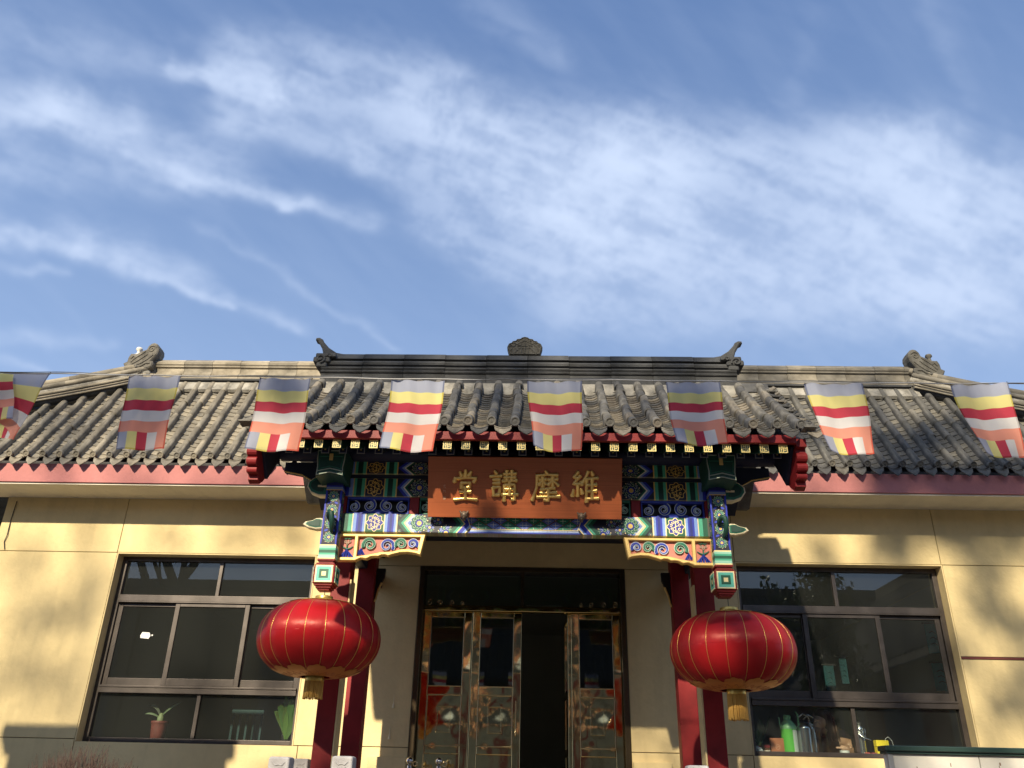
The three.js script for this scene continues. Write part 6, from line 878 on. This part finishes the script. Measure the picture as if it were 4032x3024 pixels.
{ // bamboo by the booth, seen in the right window
  const t = thing('bamboo', 'clump of bamboo standing to the right of the viewer', 'bamboo', [0, 0, 0]); const R = rng(41), c = [], cl = []; for (let i = 0; i < 14; i++) { const x = 4.6 + R() * 1.1, z = 5.6 + R() * 1.0, h = 5.2 + R() * 1.0, lx = (R() - 0.5) * 0.5; c.push(sweep([[x, 0, z], [x + lx * 0.3, h * 0.5, z], [x + lx, h * 0.92, z + (R() - 0.5) * 0.4]], [0.018, 0.015, 0.006], 6)); for (let k = 0; k < 7; k++) { const y = h * (0.62 + k * 0.05); cl.push([x + lx * (y / h) ** 2 + (R() - 0.5) * 0.4, y, z + (R() - 0.5) * 0.3, 0.22, 0.5]); } }
  mesh('culm', c, std([0.16, 0.2, 0.07], 0.5), t); leafCrown(t, 'leaves', cl, 44, 0.14, leafMat([0.05, 0.09, 0.03], 0.3), 6);
}
{ // halls across the court
  const wallG = std([0.30, 0.29, 0.27], 0.9, { map: rep(wearFine, 0.3) }), roofM = clayCool[3];
  const house = (lab, x0, x1, z0, z1, h, rise, along) => { const t = thing('courtyard_hall', lab, 'building'); mesh('wall', bx(x0, x1, 0, h, z0, z1), wallG, t); const rows = [];
    const P = along === 'x' ? [[z0 - 0.9, h - 0.1], [(z0 + z1) / 2, h + rise], [z1 + 0.9, h - 0.1], [z1 + 0.9, h - 0.25], [(z0 + z1) / 2, h + rise - 0.25], [z0 - 0.9, h - 0.25]] : [[x0 - 0.9, h - 0.1], [(x0 + x1) / 2, h + rise], [x1 + 0.9, h - 0.1], [x1 + 0.9, h - 0.25], [(x0 + x1) / 2, h + rise - 0.25], [x0 - 0.9, h - 0.25]];
    mesh('roof', along === 'x' ? extX(P, x0 - 0.6, x1 + 0.6) : ext(P, z1 - z0 + 1.2, z0 - 0.6), roofM, t);
    const [a, b] = along === 'x' ? [x0 - 0.6, x1 + 0.6] : [z0 - 0.6, z1 + 0.6]; for (let u = a + 0.15; u < b; u += 0.3) for (const s of [-1, 1]) { const c = along === 'x' ? (z0 + z1) / 2 : (x0 + x1) / 2, w = along === 'x' ? (z1 - z0) / 2 + 0.9 : (x1 - x0) / 2 + 0.9; const A = [c + s * w, h - 0.08], B = [c + s * 0.05, h + rise + 0.02]; rows.push(along === 'x' ? sweep([[u, A[1], A[0]], [u, B[1], B[0]]], 0.06, 6) : sweep([[A[0], A[1], u], [B[0], B[1], u]], 0.06, 6)); }
    const r = mesh('tile_rows', rows, roofM, t); r.userData.kind = 'stuff'; const c = along === 'x' ? (z0 + z1) / 2 : (x0 + x1) / 2; mesh('ridge', along === 'x' ? bx(x0 - 0.6, x1 + 0.6, h + rise, h + rise + 0.35, c - 0.12, c + 0.12) : bx(c - 0.12, c + 0.12, h + rise, h + rise + 0.35, z0 - 0.6, z1 + 0.6), roofM, t);
    for (let i = 0; i < 4; i++) { if (along === 'x') { const x = lerp(x0, x1, (i + 0.5) / 4); mesh('window', rb(x - 0.8, x + 0.8, 1.2, h - 0.7, z0 - 0.03, z0 + 0.02, 0.01), M.redDark, t); } else { const z = lerp(z0, z1, (i + 0.5) / 4); mesh('window', rb(x0 - 0.03, x0 + 0.02, 1.2, h - 0.7, z - 0.7, z + 0.7, 0.01), M.redDark, t); } } };
  house('long grey hall across the court, behind the viewer', -30, 17, 25, 33, 5.4, 4.2, 'x'); house('grey side hall to the right of the viewer', 9.5, 16, 6, 21, 4.6, 3.4, 'z');
}
{ // notice kiosk to the left, out of view, whose flat top shades the foot of the left wall
  const t = thing('notice_kiosk', 'tall flat-topped notice kiosk standing left of the viewer', 'kiosk'); const g = std([0.06, 0.07, 0.065], 0.6); for (const x of [-6.1, -4.1]) mesh('kiosk_post', rb(x - 0.09, x + 0.09, 0, 4.1, 3.56, 3.74, 0.01), g, t); for (let i = 0; i < 3; i++) mesh('notice_panel', rb(-6.0 + i * 0.61, -5.4 + i * 0.61, 0.5, 4.1, 3.62, 3.68, 0.01), g, t); mesh('kiosk_roof', rb(-6.3, -3.96, 4.1, 4.23, 3.5, 3.8, 0.015), clayCool[2], t);
}
{ // a second cord of flags over the court, seen in the polished doors
  const src = scene.children.filter(o => o.name.startsWith('striped_flag')).slice(1, 6); const pl = ['first', 'second', 'third', 'fourth', 'fifth', 'sixth', 'seventh', 'eighth'];
  for (let i = 0; i < 8; i++) { const s = src[i % 5], f = s.clone(); f.name = numbered('striped_flag'); f.userData = { label: pl[i] + ' striped flag on the second cord behind the viewer, from the left', category: 'flag', group: 'striped flags on the second cord over the court' }; const bb = new THREE.Box3().setFromObject(s), c = bb.getCenter(new THREE.Vector3()); f.position.set(-3.2 + i * 0.95 - c.x, 0.1, 8.5); scene.add(f); }
  const t = thing('flag_cord', 'second cord of flags stretched across the court behind the viewer', 'cord'); mesh('cord_strand', sweep(Array.from({ length: 40 }, (_, i) => [-6 + i * 0.31, 4.17, 12.5]), 0.005, 6), M.stone, t);
}
{ // grey eave of a neighbouring house past the left corner
  const t = thing('neighbour_house', 'sliver of a dim grey house past the left corner of the hall', 'building', [-12, 0, -7]); mesh('wall', bx(0, 5, 0, 4.6, 0, 4), std([0.2, 0.22, 0.25], 0.8), t); mesh('roof', extX([[-0.5, 4.6], [2, 5.6], [4.5, 4.6], [4.5, 4.5], [-0.5, 4.5]], -0.4, 5.2), clayCool[3], t); mesh('window', rb(1.5, 4.2, 2.4, 3.9, 3.98, 4.03, 0.01), M.frame, t);
}
scene.traverse(o => { if (o.isMesh) { o.castShadow = true; o.receiveShadow = true; } });
renderer.render(scene, camera);
